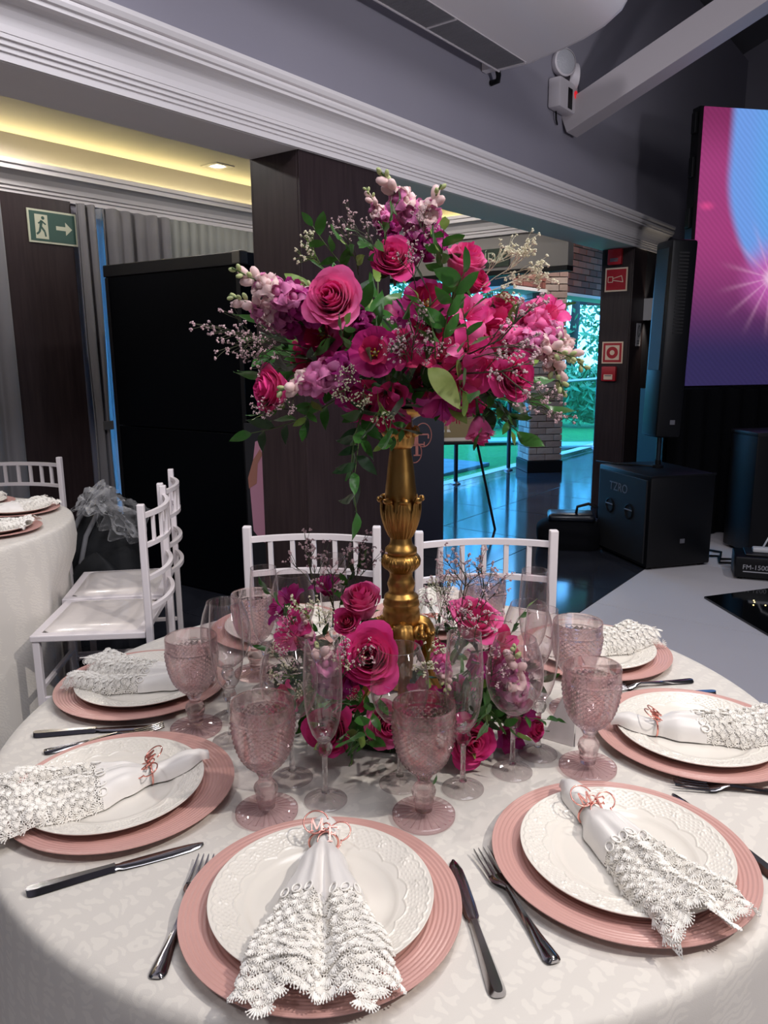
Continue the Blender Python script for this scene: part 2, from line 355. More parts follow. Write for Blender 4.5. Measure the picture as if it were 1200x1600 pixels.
# exit sign on the walnut panel, green with running figure and arrow
M_green = mat('sign_green', S(62, 92, 84), 0.6); M_cream = mat('sign_cream', S(206, 208, 186), 0.6)
def sign_frame(name, label, px, w_face, wd, ht, axis='t', dep=0.006):
    """a flat sign on a wall plane w = const (facing -w) or t = const (facing -t), centred on the pixel"""
    d = ray(*px); q = RM.inverted() @ EYE; dr = RM.to_3x3().inverted() @ d
    k = ((w_face - q.y) / dr.y) if axis == 't' else ((w_face - q.x) / dr.x)
    p = q + dr * k
    rz = RA if axis == 't' else RA - pi / 2
    return thing(name, label, 'sign', RM @ p, rz)
sg = sign_frame('exit_sign', 'green emergency exit sign with running figure and arrow on the walnut panel', (82, 356), 2.338, .36, .2)
MB().box(-.165, .165, -.006, 0, -.1, .1).build('border', M_cream, sg)
spl = MB().box(-.153, .153, -.008, -.0061, -.088, .088).build('plate', M_green, sg)
mb = MB().box(-.12, -.035, -.0095, -.0081, -.075, .07).build('door_symbol', M_cream, spl)
fg = MB()
for a, b, r in (((-.075, .035), (-.085, 0), .009), ((-.085, 0), (-.06, -.03), .007), ((-.06, -.03), (-.055, -.06), .006), ((-.085, 0), (-.095, -.035), .007), ((-.095, -.035), (-.115, -.05), .006), ((-.075, .03), (-.05, .012), .005), ((-.075, .03), (-.1, .015), .005)):
    dx, dz = b[0] - a[0], b[1] - a[1]; l = sqrt(dx * dx + dz * dz); nx, nz = -dz / l * r, dx / l * r
    fg.add([(a[0] + nx, -.0105, a[1] + nz), (a[0] - nx, -.0105, a[1] - nz), (b[0] - nx, -.0105, b[1] - nz), (b[0] + nx, -.0105, b[1] + nz)], [(0, 1, 2, 3)])
fg.ball((-.066, -.0100, .05), .011, 10, 6, (1, .1, 1))
fg.build('running_figure', M_green, spl)
ar = MB().add([(x, -.009, z) for x, z in ((.02, -.012), (.085, -.012), (.085, -.04), (.13, 0), (.085, .04), (.085, .012), (.02, .012))] + [(x, -.0081, z) for x, z in ((.02, -.012), (.085, -.012), (.085, -.04), (.13, 0), (.085, .04), (.085, .012), (.02, .012))],
               [(0, 1, 2, 3, 4, 5, 6)] + [(i, (i + 1) % 7, 7 + (i + 1) % 7, 7 + i) for i in range(7)]).build('arrow', M_cream, spl)
# text helper: letters become flat meshes
def text(name, body, size, mt, parent, loc, rot=(pi / 2, 0, 0), ext=0.001, align='CENTER', sx=1.0, bold=0.0):
    cu = bpy.data.curves.new(name, 'FONT'); cu.body = body; cu.size = size; cu.extrude = ext; cu.align_x = align; cu.align_y = 'CENTER'; cu.offset = bold
    o = bpy.data.objects.new(name, cu); COL.objects.link(o)
    dg = bpy.context.evaluated_depsgraph_get(); me = bpy.data.meshes.new_from_object(o.evaluated_get(dg)); bpy.data.objects.remove(o); bpy.data.curves.remove(cu)
    me.materials.clear(); me.materials.append(mt)
    r = obj(name, me, parent, loc, rot); r.scale = (sx, 1, 1); return r
sd = sign_frame('exit_sign', 'dark green exit sign reading SAÍDA hung below the header', (762, 404), 3.49, .5, .15, 'w')
MB().box(-.21, .21, -.008, 0, -.075, .075).build('plate', mat('saida_green', S(40, 58, 46), .6), sd)
text('lettering', 'SAÍDA', .12, mat('saida_letters', S(178, 186, 160), .6), sd, (0, -.0085, 0), ext=.0005)
# rafters of the hall roof
def rafter(label, t, z0, length, sec, name='roof_rafter', rise=0.42, w0=-0.002):
    a = atan2(rise, 1); o = MB().at(M=RM @ Matrix.Translation((t, w0, z0)) @ Matrix.Rotation(-a, 4, 'X')).box(-sec * .5, sec * .5, -length, 0, -sec * .55, sec * .55, .004)
    # a small shadow groove along the face
    r = o.build(name, mat('rafter_white', S(190, 183, 186), .55)); return tag(r, label, 'beam')
rafter('white diagonal roof strut rising from the wall beside the emergency lights', 2.72, 2.97, 5.0, .17)
rafter('white diagonal roof strut at the far end above the screen', 7.1, 3.55, 5.0, .14)
tie = rbox('tie_beam', mat('rafter_white'), 7.05, 7.17, -9, -0.003, 3.30, 3.42); tag(tie, 'white horizontal tie beam above the screen at the far wall', 'beam')
# ------------------------------------------------------------------ garden and veranda edge
M_lawn = mat('lawn_grass', S(70, 150, 60), 0.9, noise=(14, S(44, 112, 44), 0.25), bump=(90, 0.6, 0.03))
lw = MB().at(M=RM).grid(lambda u, v: (-4 + 40 * u, 2.10 + 24 * v, -0.05 + 0.03 * sin(u * 40) * sin(v * 31)), 40, 30).grid(lambda u, v: (9.5 + 26.5 * u, -10 + 12.1 * v, -0.05 + 0.03 * sin(u * 40) * sin(v * 31)), 30, 20).build('lawn', M_lawn, None, 180)
tag(lw, 'green mown lawn in the garden beyond the veranda', 'grass', kind='stuff')
kb = rbox('trim_6', mat('pale_kerb', S(150, 175, 170), .6), 3.62, 9.5, 2.06, 2.20, -.08, 0.0); struct(kb)
gp = MB().at(M=RM).box(3.2, 6.3, 2.55, 4.1, -.06, -.012, .01).build('garden_path', mat('path_stone', S(120, 122, 132), .7, noise=(6, S(98, 100, 112), .2))); struct(gp)
slab = MB()
M_slab = mat('pale_paving', S(160, 170, 165), .7)
for i, px in enumerate(((905, 697), (786, 690))):
    p = onz(px[0], px[1], -.02); o = MB().at((p.x, p.y, 0), rad(4)).box(-.5, .5, -.25, .25, -.012, .02, .008).build('stepping_stone', M_slab)
    tag(o, ('pale stepping stone on the lawn right of the brick pillar', 'pale stepping stone on the lawn left of the brick pillar')[i], 'paving stone')
# hedge and trees: leafy clumps made of many small leaf blades
def leafy(name, label, cat, centers, leaf, count, cols, trunk=None, seed=1, long=2.2):
    rnd = random.Random(seed)
    root = thing(name, label, cat, (centers[0][0], centers[0][1], -0.03))
    base = root.location.copy(); mb = MB()
    for k in range(count):
        cx, cy_, cz, rx, ry, rz = rnd.choice(centers)
        d = Vector((rnd.gauss(0, 1), rnd.gauss(0, 1), rnd.gauss(0, 1))); d.normalize(); q = rnd.random() ** 0.45
        p = Vector((cx + d.x * rx * q, cy_ + d.y * ry * q, max(0.02, cz + d.z * rz * q))) - base
        a = Vector((rnd.gauss(0, 1), rnd.gauss(0, 1), rnd.gauss(0.4, 1))).normalized(); b = a.orthogonal().normalized()
        l = leaf * rnd.uniform(.6, 1.3); wd = l / long
        mb.add([p - a * l * .5, p + b * wd * .5, p + a * l * .5, p - b * wd * .5], [(0, 1, 2, 3)])
    o = mb.build('foliage', cols, root); o['kind'] = 'stuff'
    if trunk:
        for x0, y0, x1, y1, z1, r in trunk:
            MB().tube([Vector((x0, y0, 0)) - base, Vector(((x0 + x1) / 2 + .05, (y0 + y1) / 2, z1 * .5)) - base, Vector((x1, y1, z1)) - base], [r, r * .8, r * .5], 8).build('trunk', mat('tree_bark', S(70, 62, 56), .9), root, 180)
    return root
M_l1 = mat('hedge_leaves', S(48, 110, 66), .6, noise=(8, S(90, 165, 110), .3)); M_l2 = mat('tree_leaves', S(40, 96, 58), .6, noise=(6, S(80, 150, 92), .3))
for i in range(7):
    p = Vector((.9 + i * .62, 15.4 + .3 * sin(i * 2.1), 0))
    leafy('garden_shrub', ('broad leafy shrub in the garden, %s' % ('farthest left behind the banner', 'second from the left behind the easel', 'behind the flowers left of the brick pillar', 'directly behind the brick pillar', 'just right of the brick pillar', 'between the pillar and the wood column', 'hidden mostly by the red sign column')[i]), 'shrub',
          [(p.x + dx, p.y + dy, .60, .42, .5, .6) for dx, dy in ((-.15, 0), (.15, .1))], .26, 900, M_l1, seed=20 + i, long=3.4)
for i, (t, w_, h) in enumerate(((.6, 18.5, 4.6), (2.6, 20.5, 5.0), (4.6, 19.5, 4.8), (6.6, 21, 5.0), (-2.0, 21, 4.8))):
    p = Vector((t, w_, 0)); rnd = random.Random(i)
    leafy('garden_tree', 'leafy garden tree, %s' % ('behind the photograph on the easel', 'rising left of the brick pillar', 'right of the brick pillar in the window gap', 'seen beside the wood column', 'far left behind the navy board')[i], 'tree',
          [(p.x + rnd.uniform(-1.4, 1.4), p.y + rnd.uniform(-1, 1), h * rnd.uniform(.28, .95), 1.2, 1.2, .9) for _ in range(8)], .22, 1000, M_l2, [(p.x, p.y, p.x + .2, p.y, h * .9, .14)], seed=60 + i)
# glass guard: posts, panes, rail
M_steel = mat('brushed_steel', S(120, 125, 132), .3, 1.0); M_dsteel = mat('dark_steel', S(52, 60, 68), .35, .8)
for i, (t, lab) in enumerate(((3.75, 'slim steel guard post behind the navy banner'), (4.54, 'slim steel guard post standing left of the easel leg'), (5.76, 'slim steel guard post in front of the brick pillar'), (7.15, 'slim steel guard post between pillar and wood column'), (8.5, 'slim steel guard post next to the wood column'))):
    po = thing('guard_post', lab, 'post', tw(t, 1.99), RA, 'steel posts of the glass guard')
    MB().cyl((0, 0, 0.0), (0, 0, 1.0), .024, n=12).build('pole', M_dsteel, po, 40)
    MB().lathe([(.055, 0), (.055, .01), (.04, .022), (.026, .03)], 16, cap1=False).build('flange', M_steel, po, 40)
M_guard = thin_glass('guard_glass', (.75, .95, .98, 1), (.5, .85, .9, 1), 2.5, .6)
for a, b, lab in ((3.8, 4.49, 'clear glass guard panel nearest the banner'), (4.6, 5.7, 'clear glass guard panel left of the brick pillar'), (5.82, 7.09, 'clear glass guard panel right of the brick pillar'), (7.21, 8.44, 'clear glass guard panel beside the wood column')):
    tag(rbox('glass_panel', M_guard, a, b, 1.984, 1.996, .08, .93), lab, 'glass panel')
hr = MB().at(M=RM).cyl((3.7, 1.99, 1.02), (8.7, 1.99, 1.02), .022, n=12).build('handrail', M_steel, None, 40); tag(hr, 'long steel handrail on top of the glass guard', 'handrail')
# brick pillar and brick lintel on the veranda edge
M_brick = [mat('brick_' + n, S(*c), .85, noise=(18, S(*d), .3), bump=(40, .3, .004)) for n, c, d in (('grey', (158, 140, 132), (134, 116, 110)), ('rose', (150, 124, 116), (124, 102, 96)), ('pale', (170, 154, 146), (144, 130, 124)))]
M_dbrick = [mat('red_brick_' + n, S(*c), .85, bump=(40, .3, .004)) for n, c in (('a', (136, 84, 76)), ('b', (112, 68, 62)), ('c', (148, 98, 88)))]
M_mortar = mat('mortar', S(70, 62, 60), .9)
pp = tw(6.0, 1.70); PW = .40
pil = thing('brick_pillar', 'square pale brick pillar with black plinth on the veranda', 'pillar', (pp.x, pp.y, 0), rad(8), None)
MB().box(-PW / 2 + .012, PW / 2 - .012, -PW / 2 + .012, PW / 2 - .012, .0, 2.74).build('core', M_mortar, pil)
MB().box(-PW / 2 - .02, PW / 2 + .02, -PW / 2 - .02, PW / 2 + .02, 0, .14, .006).build('plinth', M_black, pil)
bme = [MB().box(-.099, .099, -.012, .012, -.0345, .0345, .003).mesh('brick', m_) for m_ in M_brick]
bhf = [MB().box(-.047, .047, -.012, .012, -.0345, .0345, .003).mesh('brick', m_) for m_ in M_brick]
rnd = random.Random(3)
for fc in range(4):
    R4 = Matrix.Rotation(fc * pi / 2, 4, 'Z')
    if fc == 2: continue
    for row in range(33):
        z = .14 + .04 + row * .0785
        if row % 2 == 0: sp = ((-.1, bme), (.103, bme))
        else: sp = ((-.152, bhf), (.0, bme), (.152, bhf))
        for x, ms_ in sp: obj('brick', rnd.choice(ms_), pil, M=R4 @ Matrix.Translation((x, -PW / 2 + .006 - rnd.uniform(0, .005), z)))
lin_ = thing('brick_lintel', 'dark red brick band over the veranda between pillar and wood column', 'brick wall', tw(5.0, 1.6), RA)
MB().box(0, 4.2, .012, .35, 2.12, 2.75).build('core', M_mortar, lin_)
dme = [MB().box(-.117, .117, -.01, .012, -.034, .034, .003).mesh('brick', m_) for m_ in M_dbrick]
for row in range(8):
    for k in range(17):
        x = .12 + k * .243 + (.12 if row % 2 else 0)
        if x < 4.1: obj('brick', rnd.choice(dme), lin_, (x, .006 - rnd.uniform(0, .005), 2.165 + row * .0775))
MB().box(0, 4.2, -.02, .33, 2.085, 2.12).build('white_edge', M_white, lin_)
# the wall at the far end of the veranda, brick as well
ew = thing('brick_wall', 'dark red brick wall behind the exit sign above the veranda', 'brick wall', tw(8.9, 0.3), RA - pi / 2)
MB().box(-2.2, 0, .012, .2, 2.12, 2.75).build('core', M_mortar, ew)
for row in range(27, 35):
    for k in range(10):
        x = -2.08 + k * .243 + (.12 if row % 2 else 0)
        if x < -.1: obj('brick', rnd.choice(dme), ew, (x, .006 - rnd.uniform(0, .004), .04 + row * .0775))
# ------------------------------------------------------------------ navy banner with rose gold monogram, photograph on an easel
M_navy = mat('navy_board', S(14, 18, 40), .45); M_rose = mat('rose_gold', S(232, 150, 140), .16, 1.0); M_rosep = mat('rose_print', S(190, 120, 110), .5, .3)
p = at(655, 850, 5.55); bn = thing('monogram_totem', 'tall navy board with rose monogram standing behind the gold candlestick', 'display board', (p.x - .06, 5.55, 0), rad(8))
MB().box(-.24, .24, -.02, .02, 0.0, 1.04, .003).build('board', M_navy, bn)
zb_ = .79
for cx, cz, r in ((.085, .055, .085), (.02, -.07, .075)):
    MB().tube([(cx + r * .72 * cos(a), -.0205, zb_ + cz + r * sin(a)) for a in [2 * pi * k / 28 for k in range(28)]], .004, 6, True).build('circle', M_rosep, bn, 180)
def serif_letter(mb, ch, x, z, h, y, dep, rot=None):
    """M and F from straight strokes with serifs"""
    wv = h * .8
    def bar(x0, z0, x1, z1, wd):
        dx, dz = x1 - x0, z1 - z0; l = sqrt(dx * dx + dz * dz); nx, nz = -dz / l * wd / 2, dx / l * wd / 2
        q = [(x0 + nx, z0 + nz), (x0 - nx, z0 - nz), (x1 - nx, z1 - nz), (x1 + nx, z1 + nz)]
        mb.add([(x + a, y, z + b) for a, b in q] + [(x + a, y - dep, z + b) for a, b in q], [(0, 1, 2, 3), (4, 5, 6, 7), (0, 1, 5, 4), (1, 2, 6, 5), (2, 3, 7, 6), (3, 0, 4, 7)])
    t = h * .13
    if ch == 'M':
        bar(-wv / 2, 0, -wv / 2, h, t * .6); bar(wv / 2, 0, wv / 2, h, t); bar(-wv / 2, h, 0, h * .1, t); bar(0, h * .1, wv / 2, h, t * .6)
        bar(-wv / 2 - t, 0, -wv / 2 + t, 0, t * .4); bar(wv / 2 - t * 1.2, 0, wv / 2 + t * 1.2, 0, t * .4)
    else:
        bar(-wv * .3, 0, -wv * .3, h, t); bar(-wv * .5, h, wv * .4, h, t * .5); bar(-wv * .3, h * .52, wv * .15, h * .52, t * .5); bar(wv * .4, h, wv * .4, h * .8, t * .5); bar(-wv * .5, 0, -wv * .08, 0, t * .45); bar(wv * .15, h * .4, wv * .15, h * .64, t * .4)
    return mb
serif_letter(MB(), 'M', -.02, zb_ - .02, .12, -.0205, .004).build('letter_m', M_rosep, bn)
serif_letter(MB(), 'F', .075, zb_ - .09, .15, -.0205, .004).build('letter_f', M_rosep, bn)
ez = thing('display_easel', 'black tripod easel holding the photograph', 'easel', (onz(775, 828, 0).x - .25, 6.14, 0), rad(4))
MB().tube([(-.02, .22, 1.35), (.245, 0, 0)], .011, 8).build('leg', M_black, ez); MB().tube([(-.04, .22, 1.35), (-.42, 0, 0)], .011, 8).build('leg', M_black, ez)
MB().tube([(-.1, .22, 1.30), (-.16, .62, 0)], .011, 8).build('leg', M_black, ez); MB().box(-.45, .14, .02, .12, .70, .72).build('ledge', M_black, ez)
ph = thing('framed_photograph', 'pale framed photograph of a figure in a pink dress on the easel', 'photograph', ez.location + Vector((-.155, .06, .722)), rad(4))
ph.rotation_euler = (rad(-8), 0, rad(4))
MB().box(-.30, .27, 0, .02, 0, .74, .003).build('frame', mat('photo_frame', S(215, 205, 190), .5), ph)
MB().box(-.275, .245, -.002, 0, .03, .21).build('print_ground', mat('print_brown', S(140, 122, 84), .7), ph)
MB().box(-.275, .245, -.002, 0, .21, .715).build('print_dark', mat('print_dark_green', S(48, 46, 42), .7), ph)
M_pskin = mat('print_skin', S(196, 150, 128), .7); M_ppink = mat('print_pink', S(228, 178, 190), .7)
MB().add([(x, -.003, z) for x, z in ((-.07, .235), (.06, .235), (.03, .42), (-.04, .42))], [(0, 1, 2, 3)]).build('print_dress', M_ppink, ph)
MB().add([(x, -.003, z) for x, z in ((-.035, .09), (-.018, .09), (-.012, .235), (-.038, .235), (.005, .09), (.022, .09), (.03, .235), (.003, .235), (-.04, .42), (.03, .42), (.02, .52), (-.03, .52))], [(0, 1, 2, 3), (4, 5, 6, 7), (8, 9, 10, 11)]).build('print_figure', M_pskin, ph)
MB().add([(x, -.0035, z) for x, z in ((-.045, .075), (-.015, .075), (-.017, .095), (-.037, .095), (.003, .075), (.035, .075), (.024, .095), (.004, .095))], [(0, 1, 2, 3), (4, 5, 6, 7)]).build('print_shoes', mat('print_white', S(225, 220, 210), .7), ph)
# ------------------------------------------------------------------ tall black cabinet, pink photo board, backpack with plastic film
A = onz(163, 415, 1.97); B = onz(374, 392, 1.97); ang = atan2(B.y - A.y, B.x - A.x); WD = (B - A).length
M_bl = mat('black_laminate', S(4, 6, 10), .35, spec=.12); M_blr = mat('black_rail', S(16, 16, 18), .4)
cb = thing('black_cabinet', 'tall black two-tier cabinet in front of the grey curtains', 'cabinet', (A.x, A.y, 0), ang)
MB().box(0, WD, 0, .55, .01, .985, .004).build('lower_case', M_bl, cb); MB().box(0, WD, 0, .55, .991, 1.90, .004).build('upper_case', M_bl, cb)
MB().box(-.008, WD + .008, -.008, .558, 1.90, 1.97, .004).build('top_rail', M_blr, cb)
for x in (0, WD - .03): MB().box(x, x + .03, -.006, -.0005, .02, 1.895, .002).build('edge_strip', M_blr, cb)
MB().box(WD - .05, WD + .012, -.012, .05, 1.905, 1.975, .006).build('corner_cap', mat('worn_metal', S(120, 118, 112), .4, .8), cb)
p = at(391, 700, 4.2); sb = thing('photo_board', 'narrow photo board with pink dress print leaning behind the wood column', 'photo board', (p.x - .03, 4.2, 0), rad(-6))
MB().box(0, .34, 0, .012, 0, 1.06, .002).build('board', mat('board_dark', S(26, 26, 32), .5), sb)
MB().add([(x, -.002, z) for x, z in ((.03, .46), (.075, .40), (.19, .36), (.2, .95), (.12, .98), (.06, .96), (.02, .70))], [tuple(range(7))]).build('print_dress', mat('board_pink', S(196, 138, 160), .6), sb)
MB().add([(x, -.004, z) for x, z in ((.015, .70), (.06, .73), (.07, .84), (.10, .89), (.085, .92), (.045, .86), (.012, .76))], [tuple(range(7))]).build('print_arm', mat('board_skin', S(168, 112, 96), .6), sb)
# backpack
p = at(170, 900, 4.05); bp_ = thing('backpack', 'black backpack with grey straps on the floor beside the cabinet', 'backpack', (p.x, 4.05, 0), rad(-12))
def bagf(w_, d, h, seed=0):
    def fn(u, v):
        a = 2 * pi * u; z = h * v; ce = abs(cos(a)) ** .6 * (1 if cos(a) > 0 else -1); se = abs(sin(a)) ** .6 * (1 if sin(a) > 0 else -1)
        k = (1 - max(0, (v - .55) / .45) ** 2.4 * .96) * (0.93 + .07 * sin(v * pi))
        return (w_ * ce * k, d * se * (k * .8 + .2 * (1 - v)) + .004 * sin(9 * z * 7 + a * 3), z)
    return fn
M_bag = mat('black_nylon', S(20, 22, 26), .75, bump=(120, .2, .002)); M_strap = mat('grey_strap', S(112, 112, 116), .7)
bbd = MB().grid(bagf(.21, .15, .66), 36, 16, True).build('body', M_bag, bp_, 60)
MB().at((0.02, -.14, .02)).grid(bagf(.15, .06, .40), 28, 10, True).build('front_pocket', M_bag, bbd, 60)
MB().at((-.19, 0, .05)).grid(bagf(.05, .09, .30), 20, 8, True).build('side_pocket', M_bag, bbd, 60)
for x in (-.11, -.02): MB().tube([(x - .05, -.165, .18), (x - .04, -.15, .36), (x - .01, -.128, .50), (x + .03, -.06, .62), (x + .05, .02, .66)], .014, 6).build('strap', M_strap, bp_, 180)
MB().tube([(.02, -.09, .64), (.05, -.04, .70), (.10, .0, .70), (.13, .04, .63)], .012, 6).build('handle', M_bag, bp_, 180)
def crumple(name, label, path, seed, mt, wid=.16):
    rnd = random.Random(seed)
    ph_ = [rnd.uniform(0, 6.3) for _ in range(8)]
    def fn(u, v):
        k = u * (len(path) - 1); i = min(int(k), len(path) - 2); f = k - i
        c = path[i].lerp(path[i + 1], f); a = 2 * pi * v
        r = wid * (.45 + .35 * sin(u * 5 + .6) ** 2 + .28 * sin(5 * a + ph_[0] + u * 9) * sin(u * 23 + ph_[1]) + .18 * sin(9 * a + ph_[2] + 17 * u) + .12 * sin(13 * a + 31 * u + ph_[3])) * (0.25 + .75 * min(1, u * 3.5, (1 - u) * 4 + .15))
        return (c.x + r * cos(a) * .9, c.y + r * .5 * sin(a), c.z + r * .75 * sin(a + .7))
    o = MB().grid(lambda u, v: fn(v, u), 44, 46, True).build(name, mt, None, 40); return tag(o, label, 'plastic bag')
M_film = mat('clear_film', S(200, 200, 202), .22, spec=.8, trans=0.0)
nf = M_film.node_tree; tr = nf.nodes.new('ShaderNodeBsdfTransparent'); mx = nf.nodes.new('ShaderNodeMixShader'); lwt = nf.nodes.new('ShaderNodeLayerWeight'); lwt.inputs[0].default_value = .55
nf.links.new(lwt.outputs['Facing'], mx.inputs[0]); nf.links.new(tr.outputs[0], mx.inputs[1]); nf.links.new(nf.nodes['Principled BSDF'].outputs[0], mx.inputs[2]); nf.links.new(mx.outputs[0], nf.nodes['Material Output'].inputs[0])
crumple('plastic_film', 'crumpled clear plastic film draped over the backpack', [at(128, 800, 3.88), at(140, 775, 3.86), at(165, 790, 3.85), at(195, 812, 3.85), at(222, 838, 3.86)], 5, M_film, .11)
# ------------------------------------------------------------------ sound and light gear on the right
M_spk = mat('speaker_black', S(7, 8, 12), .42, spec=.3, bump=(220, .25, .001)); M_grill = mat('speaker_grille', S(12, 13, 18), .6, bump=(500, .5, .001))
M_logo = mat('grey_badge', S(120, 120, 128), .4, .5)
Pc, Pr, Pl = onz(1009, 892, 0), onz(1108, 883, 0), onz(930, 856, 0)
ang = atan2(Pr.y - Pc.y, Pr.x - Pc.x); SW, SD, SH = (Pr - Pc).length, (Pl - Pc).length, .63
sw = thing('subwoofer', 'large black subwoofer box on the floor beside the wood column', 'subwoofer', (Pc.x, Pc.y, 0), ang)
MB().box(0, SW, 0, SD, .015, SH, .012).build('cabinet', M_spk, sw, 40)
for x, y in ((.05, .05), (SW - .05, .05), (.05, SD - .05), (SW - .05, SD - .05)): MB().cyl((x, y, 0), (x, y, .02), .02, n=12).build('foot', M_black, sw)
fpn = MB().box(-.012, .0, .03, SD - .03, .04, SH - .03, .003).build('front_panel', M_grill, sw)
MB().box(-.004, SW + .002, -.002, .008, SH - .012, SH + .002, .002).build('edge_trim', M_spk, sw)
for y in (.22, .46):
    h = MB().at(M=Matrix.Translation((-.012, y, .36)) @ Matrix.Rotation(pi / 2, 4, 'Y')).lathe([(.055, 0), (.055, -.004), (.045, -.006), (.04, .012), (.0, .012)], 20, cap0=False, cap1=False).build('handle_recess', M_black, fpn, 40)
    MB().box(-.02, -.012, y - .045, y + .045, .365, .375, .003).build('handle_bar', M_logo, fpn)
text('lettering', 'TZRO', .085, M_logo, fpn, (-.0125, .36, .50), (pi / 2, 0, -pi / 2), .001)
MB().box(SW * .5, SW * .5 + .035, -.0035, 0, .17, .20).build('badge', M_logo, sw)
pc = sw.matrix_world
cx = Pc + (Pr - Pc) * .58 + (Pl - Pc) * .55
sp = thing('column_speaker', 'tall slim black column speaker on a pole above the subwoofer', 'speaker', (cx.x, cx.y, SH + .002), ang)
MB().cyl((0, 0, 0), (0, 0, .24), .017, n=14).build('pole', M_dsteel, sp, 40)
MB().lathe([(.04, 0), (.04, .012), (.022, .02), (.022, .05)], 16, cap1=False).build('pole_base', M_black, sp, 40)
TILT = Matrix.Rotation(-ang, 4, 'Z') @ Matrix.Rotation(rad(1.4), 4, 'Y') @ Matrix.Rotation(ang + rad(-6), 4, 'Z')
zt0 = .215; zt1 = (at(1066, 377, cx.y).z - SH)
sbd = MB().at(M=TILT).box(-.09, .09, -.11, .11, zt0, zt1, .02).build('body', M_spk, sp, 40)
MB().at(M=TILT).box(-.095, -.0905, -.075, .075, zt0 + .45, zt1 - .05, .004).build('grille', M_grill, sbd)
sl = MB().at(M=TILT)
for k in range(24): sl.box(-.04, .03, -.1135, -.1100, zt1 - .08 - k * .022, zt1 - .09 - k * .022)
sl.build('side_louvres', M_blr, sbd)['kind'] = 'stuff'
MB().at(M=TILT).box(.0, .035, -.114, -.1101, zt0 + .09, zt0 + .12).build('badge', M_logo, sbd)
cab1 = MB().tube([Vector(cx) + Vector((-.35, .28, SH + .008)), Vector(cx) + Vector((-.25, .12, SH + .008)), Vector(cx) + Vector((-.12, .06, SH + .008)), Vector(cx) + Vector((-.045, -.03, SH + .01))], .006, 8).build('speaker_cable', M_black, None, 180); tag(cab1, 'black cable lying on top of the subwoofer', 'cable')
# LED screen with black surround
A = at(1071, 603, 5.95); sdir = Vector((.978, .208, 0)); LW = 3.0
z0 = A.z; z1 = at(1074, 166, 5.95).z
scn = thing('led_screen', 'large LED video wall showing pink and blue stage light', 'screen', (A.x, A.y, z0), atan2(.208, .978))
MB().box(-.03, LW + .03, .012, .10, -.005, z1 - z0 + .005).build('housing', M_black, scn)
for zz in (.1, .42, .8, 1.15, 1.5, 1.8): MB().box(-.05, -.028, .03, .08, zz, zz + .14, .004).build('latch', M_black, scn)
M_led2 = bpy.data.materials.new('led_picture'); M_led2.use_nodes = True
N, L = M_led2.node_tree.nodes, M_led2.node_tree.links; b = N['Principled BSDF']; b.inputs['Base Color'].default_value = (.01, .01, .012, 1); b.inputs['Roughness'].default_value = .5
tc = N.new('ShaderNodeTexCoord'); sp3 = N.new('ShaderNodeSeparateXYZ'); L.new(tc.outputs['Object'], sp3.inputs[0])
def mth(op, a, b_=None, clamp=False):
    n = N.new('ShaderNodeMath'); n.operation = op; n.use_clamp = clamp
    for i, q in enumerate((a, b_)):
        if q is None: continue
        if isinstance(q, (int, float)): n.inputs[i].default_value = q
        else: L.new(q, n.inputs[i])
    return n.outputs[0]
def sstep(v, e0, e1):
    n = N.new('ShaderNodeMapRange'); n.interpolation_type = 'SMOOTHSTEP'; n.inputs[1].default_value = e0; n.inputs[2].default_value = e1; L.new(v, n.inputs[0]); return n.outputs[0]
def mixc(f, a, b_):
    n = N.new('ShaderNodeMix'); n.data_type = 'RGBA'; L.new(f, n.inputs[0])
    for i, q in ((6, a), (7, b_)):
        if isinstance(q, tuple): n.inputs[i].default_value = q
        else: L.new(q, n.inputs[i])
    return n.outputs[2]
X, Z = sp3.outputs[0], sp3.outputs[2]
HZ = z1 - z0
base = mixc(sstep(Z, .2, 1.15), S(52, 44, 92), S(176, 66, 132))          # violet low, magenta high
base = mixc(sstep(Z, HZ * .78, HZ), base, S(140, 46, 100))
# bright blue beam whose left edge leans right towards the bottom
edge = mth('ADD', mth('MULTIPLY', mth('POWER', mth('MAXIMUM', mth('SUBTRACT', 1.55, Z), 0.0), 2.0), .55), .22)
beam = mth('MULTIPLY', sstep(mth('SUBTRACT', X, edge), -.03, .06), sstep(Z, .75, 1.0))
base = mixc(beam, base, S(120, 170, 250))
core = sstep(mth('SUBTRACT', X, mth('ADD', edge, .22)), -.1, .35)
base = mixc(mth('MULTIPLY', core, beam), base, S(90, 190, 255))
dx = mth('SUBTRACT', X, .66); dz = mth('SUBTRACT', Z, .80); rr = mth('SQRT', mth('ADD', mth('MULTIPLY', dx, dx), mth('MULTIPLY', dz, dz)))
glow = sstep(rr, .34, .02); base = mixc(glow, base, S(214, 110, 196))
base = mixc(sstep(rr, .10, .0), base, S(255, 215, 245))
at2 = mth('ARCTAN2', dz, dx); rays = mth('POWER', mth('ABSOLUTE', mth('SINE', mth('MULTIPLY', at2, 7.0))), 14.0)
base = mixc(mth('MULTIPLY', mth('MULTIPLY', rays, sstep(rr, .5, .05)), .4), base, S(250, 190, 230))
dx2 = mth('SUBTRACT', X, .07); dz2 = mth('SUBTRACT', Z, 1.30); r2 = mth('SQRT', mth('ADD', mth('MULTIPLY', dx2, dx2), mth('MULTIPLY', mth('MULTIPLY', dz2, dz2), 4.0)))
base = mixc(sstep(r2, .09, .0), base, S(230, 80, 150))
wv = N.new('ShaderNodeTexWave'); wv.inputs['Scale'].default_value = 14; wv.inputs['Distortion'].default_value = 1.2; wv.bands_direction = 'DIAGONAL'; L.new(tc.outputs['Object'], wv.inputs[0])
